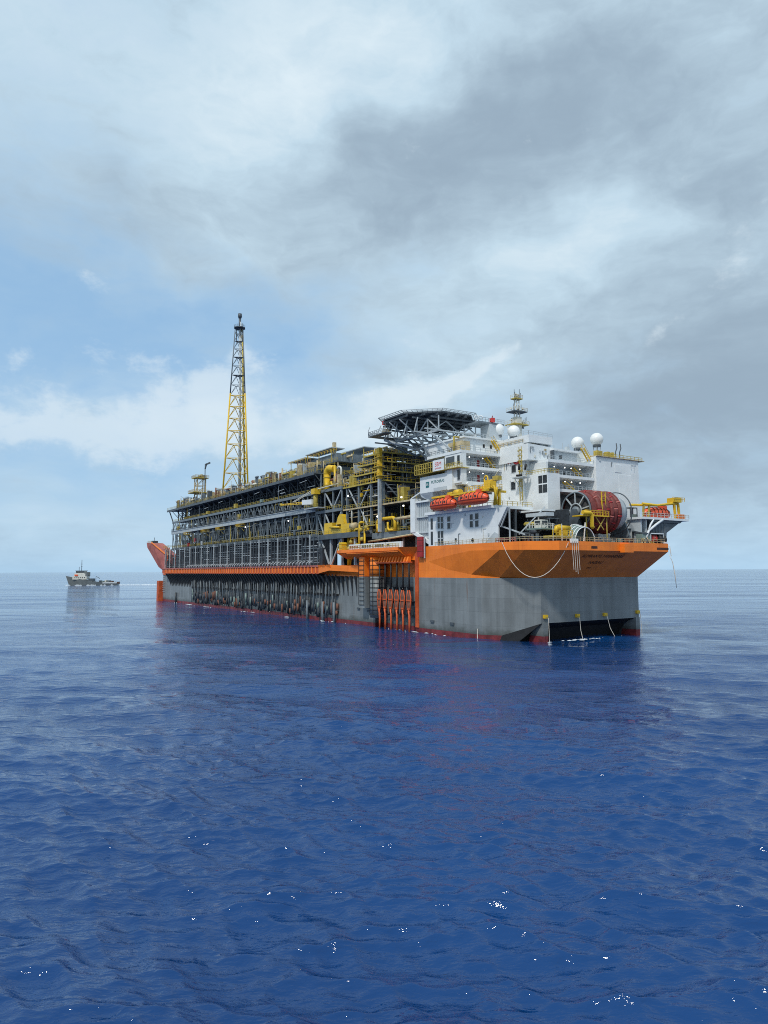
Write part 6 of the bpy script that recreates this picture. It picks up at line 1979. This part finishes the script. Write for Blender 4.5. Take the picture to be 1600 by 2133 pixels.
# hull: x forward
N = 12
st = []
for i in range(N + 1):
    x = -33 + 66 * i / N
    f = (x + 33) / 66
    sheer = 3.4 + (0 if f < .45 else 6.6 * ((f - .45) / .55) ** 1.1)
    half = 7.2 * (1 if f < .6 else max(.04, 1 - ((f - .6) / .4) ** 2.2))
    xt = x + (5.0 * ((f - .7) / .3) if f > .7 else 0)
    st.append((x, xt, half, sheer))
vs, fs = [], []
for x, xt, hw, sh in st:
    vs += [(x, -hw * .8, -1), (xt, -hw, sh), (xt, hw, sh), (x, hw * .8, -1)]
for i in range(N):
    a, b = i * 4, (i + 1) * 4
    fs += [(a, b, b + 1, a + 1), (a + 1, b + 1, b + 2, a + 2), (a + 2, b + 2, b + 3, a + 3)]
fs.append((0, 1, 2, 3))
fs.append((N * 4 + 3, N * 4 + 2, N * 4 + 1, N * 4))
MB().add(vs, fs).build('hull', M['ship_grey'], sv)
MB().box(-33, -14, 7.05, 7.3, 2.0, 2.9).build('rubbing_strip', M['white'], sv)
MB().box(-33.2, -32.9, -6.5, 6.5, 1.5, 3.6).build('stern_gate', M['rust'], sv)
w1 = MB().box(8, 27, -6, 6, 6.2, 9.6).build('deckhouse', M['cream'], sv)
MB().box(10, 25, -5.4, 5.4, 9.6, 12.4).build('upper_deckhouse', M['cream'], sv)
MB().prism([(12, -5.2, 12.4), (22, -5.2, 12.4), (23, -5.2, 15.3), (11, -5.2, 15.3)], (0, 10.4, 0)).build('wheelhouse', M['cream'], sv)
MB().box(11.4, 22.8, 5.2, 5.3, 13.3, 14.7).build('wheelhouse_window', M['glass'], sv)
MB().box(10.5, 23.5, -5.8, 5.8, 15.3, 15.6).build('wheelhouse_roof', M['steel'], sv)
for i in range(6):
    MB().box(10 + i * 2.6, 11.2 + i * 2.6, 6.0, 6.06, 7.5, 8.7).build('porthole', M['glass'], sv)
MB().tube([(17, 0, 15.5), (17, 0, 27)], .35, 6).bar((17, -2.5, 20), (17, 2.5, 20), .3).bar((15.5, 0, 22.5), (18.5, 0, 22.5), .3).build('mast', M['steel'], sv)
MB().tube([(20, 1, 15.5), (20, 1, 19.5)], .3, 6).build('aerial', M['steel'], sv)
MB().box(7, 10, 2, 5.5, 9.6, 14).build('funnel', M['ship_grey'], sv)
MB().box(7, 10, -5.5, -2, 9.6, 14).build('funnel', M['ship_grey'], sv)
MB().box(0, 6, -5, 5, 4.2, 7.2).build('winch_house', M['steel'], sv)
MB().tube([(-4, 4, 4), (-4, 4, 9.5), (-9, 4, 7.2)], .35, 6).build('crane', M['steel'], sv)
for i in range(5):
    MB().box(-26 + i * 4, -24 + i * 4, -4, 4.5, 3.3, 4.6 + (i % 3) * .5).build('deck_cargo', M[('rust', 'grey', 'cream', 'green', 'steel')[i]], sv)
MB().box(20, 24, 5.6, 6.6, 9.8, 11.4).build('rescue_boat', M['boat'], sv)
for a, b in ((-31, -14), (-12, 6)):
    mbx = MB()
    mbx.bar((a, 6.9, 4.4), (b, 6.9, 4.4), .2)
    for k in range(8):
        x = a + (b - a) * k / 7
        mbx.bar((x, 6.9, 3.2), (x, 6.9, 4.4), .2)
    mbx.build('bulwark_rail', M['ship_grey'], sv)

# ------------------------------------------------------------------ white water: wake and small breaking patches at the hull
foam = bpy.data.materials.new('sea_foam')
foam.use_nodes = True
fb = foam.node_tree.nodes['Principled BSDF']
fb.inputs['Base Color'].default_value = (0.56, 0.63, 0.70, 1)
fb.inputs['Roughness'].default_value = 0.8
rd = random.Random(3)
fm = MB()


def patch(cx, cy, rx, ry, ang, n=10, z=.12, h=.18):
    pts = []
    for k in range(n):
        a = 2 * pi * k / n
        r = rd.uniform(.55, 1.1)
        x, y = rx * cos(a) * r, ry * sin(a) * r
        pts.append((cx + x * cos(ang) - y * sin(ang), cy + x * sin(ang) + y * cos(ang), z))
    c = (cx, cy, z + h)
    fm.add(pts + [c], [(k, (k + 1) % n, n) for k in range(n)], True)


def hull_patch(l, t, rx, ry, z=.22):
    w = ship_world(l, t, 0)
    patch(w.x, w.y, rx, ry, HEAD, z=z)


for l, t, rx, ry in ((60, -2.5, 8, .9), (66, -3.5, 4, .6), (86, -2, 3, .5), (150, -2, 2.5, .5), (215, -2.2, 2, .5), (222, -1.6, 2.4, .5), (272, -1.8, 3.5, .45), (276, -1.2, 2, .3)):
    for k in range(3):
        hull_patch(l + rd.uniform(-1, 1) * rx * .5, t + rd.uniform(-.4, .2), rx * rd.uniform(.3, .6), ry * rd.uniform(.4, .9))
for k in range(7):
    hull_patch(315 + rd.uniform(-.8, 1.4), 15 + k * .9 + rd.uniform(-.5, .5), rd.uniform(.3, .7), rd.uniform(.5, 1.3), .3)
vx = Vector((cos(sv.rotation_euler.z), sin(sv.rotation_euler.z), 0))
vy = Vector((-vx.y, vx.x, 0))
for i in range(46):
    d = -30 - 96 * (i / 45) ** 1.2
    p = Vector(sv.location) + vx * d + vy * rd.uniform(-1, 1) * (3 + i * .06)
    patch(p.x, p.y, rd.uniform(2.5, 6), rd.uniform(1, 2.6) * (1.2 - i / 60), sv.rotation_euler.z, z=.1, h=rd.uniform(.5, 1.1))
for i in range(16):
    p = Vector(sv.location) + vx * rd.uniform(-30, 34) + vy * 7.6
    patch(p.x, p.y, rd.uniform(1.5, 4), .6, sv.rotation_euler.z, z=.1, h=.9)
for i in range(44):
    l = rd.choice((30, 62, 90, 140, 185, 218, 232, 262, 280, 296)) + rd.gauss(0, 3)
    hull_patch(l, -rd.uniform(.3, 1.6) - (1.2 if 60 < l < 222 else 0), rd.uniform(.3, 1.3), rd.uniform(.06, .2), .06)
for i in range(14):
    hull_patch(313.2 + rd.uniform(0, 1.2), rd.uniform(8, 46), rd.uniform(.1, .35), rd.uniform(.3, 1.2), .1)
fo = fm.build('sea_foam', foam, None, kind='stuff')
tag(fo, 'white foam of the small ship wake and along the big hull', 'foam', kind='stuff')
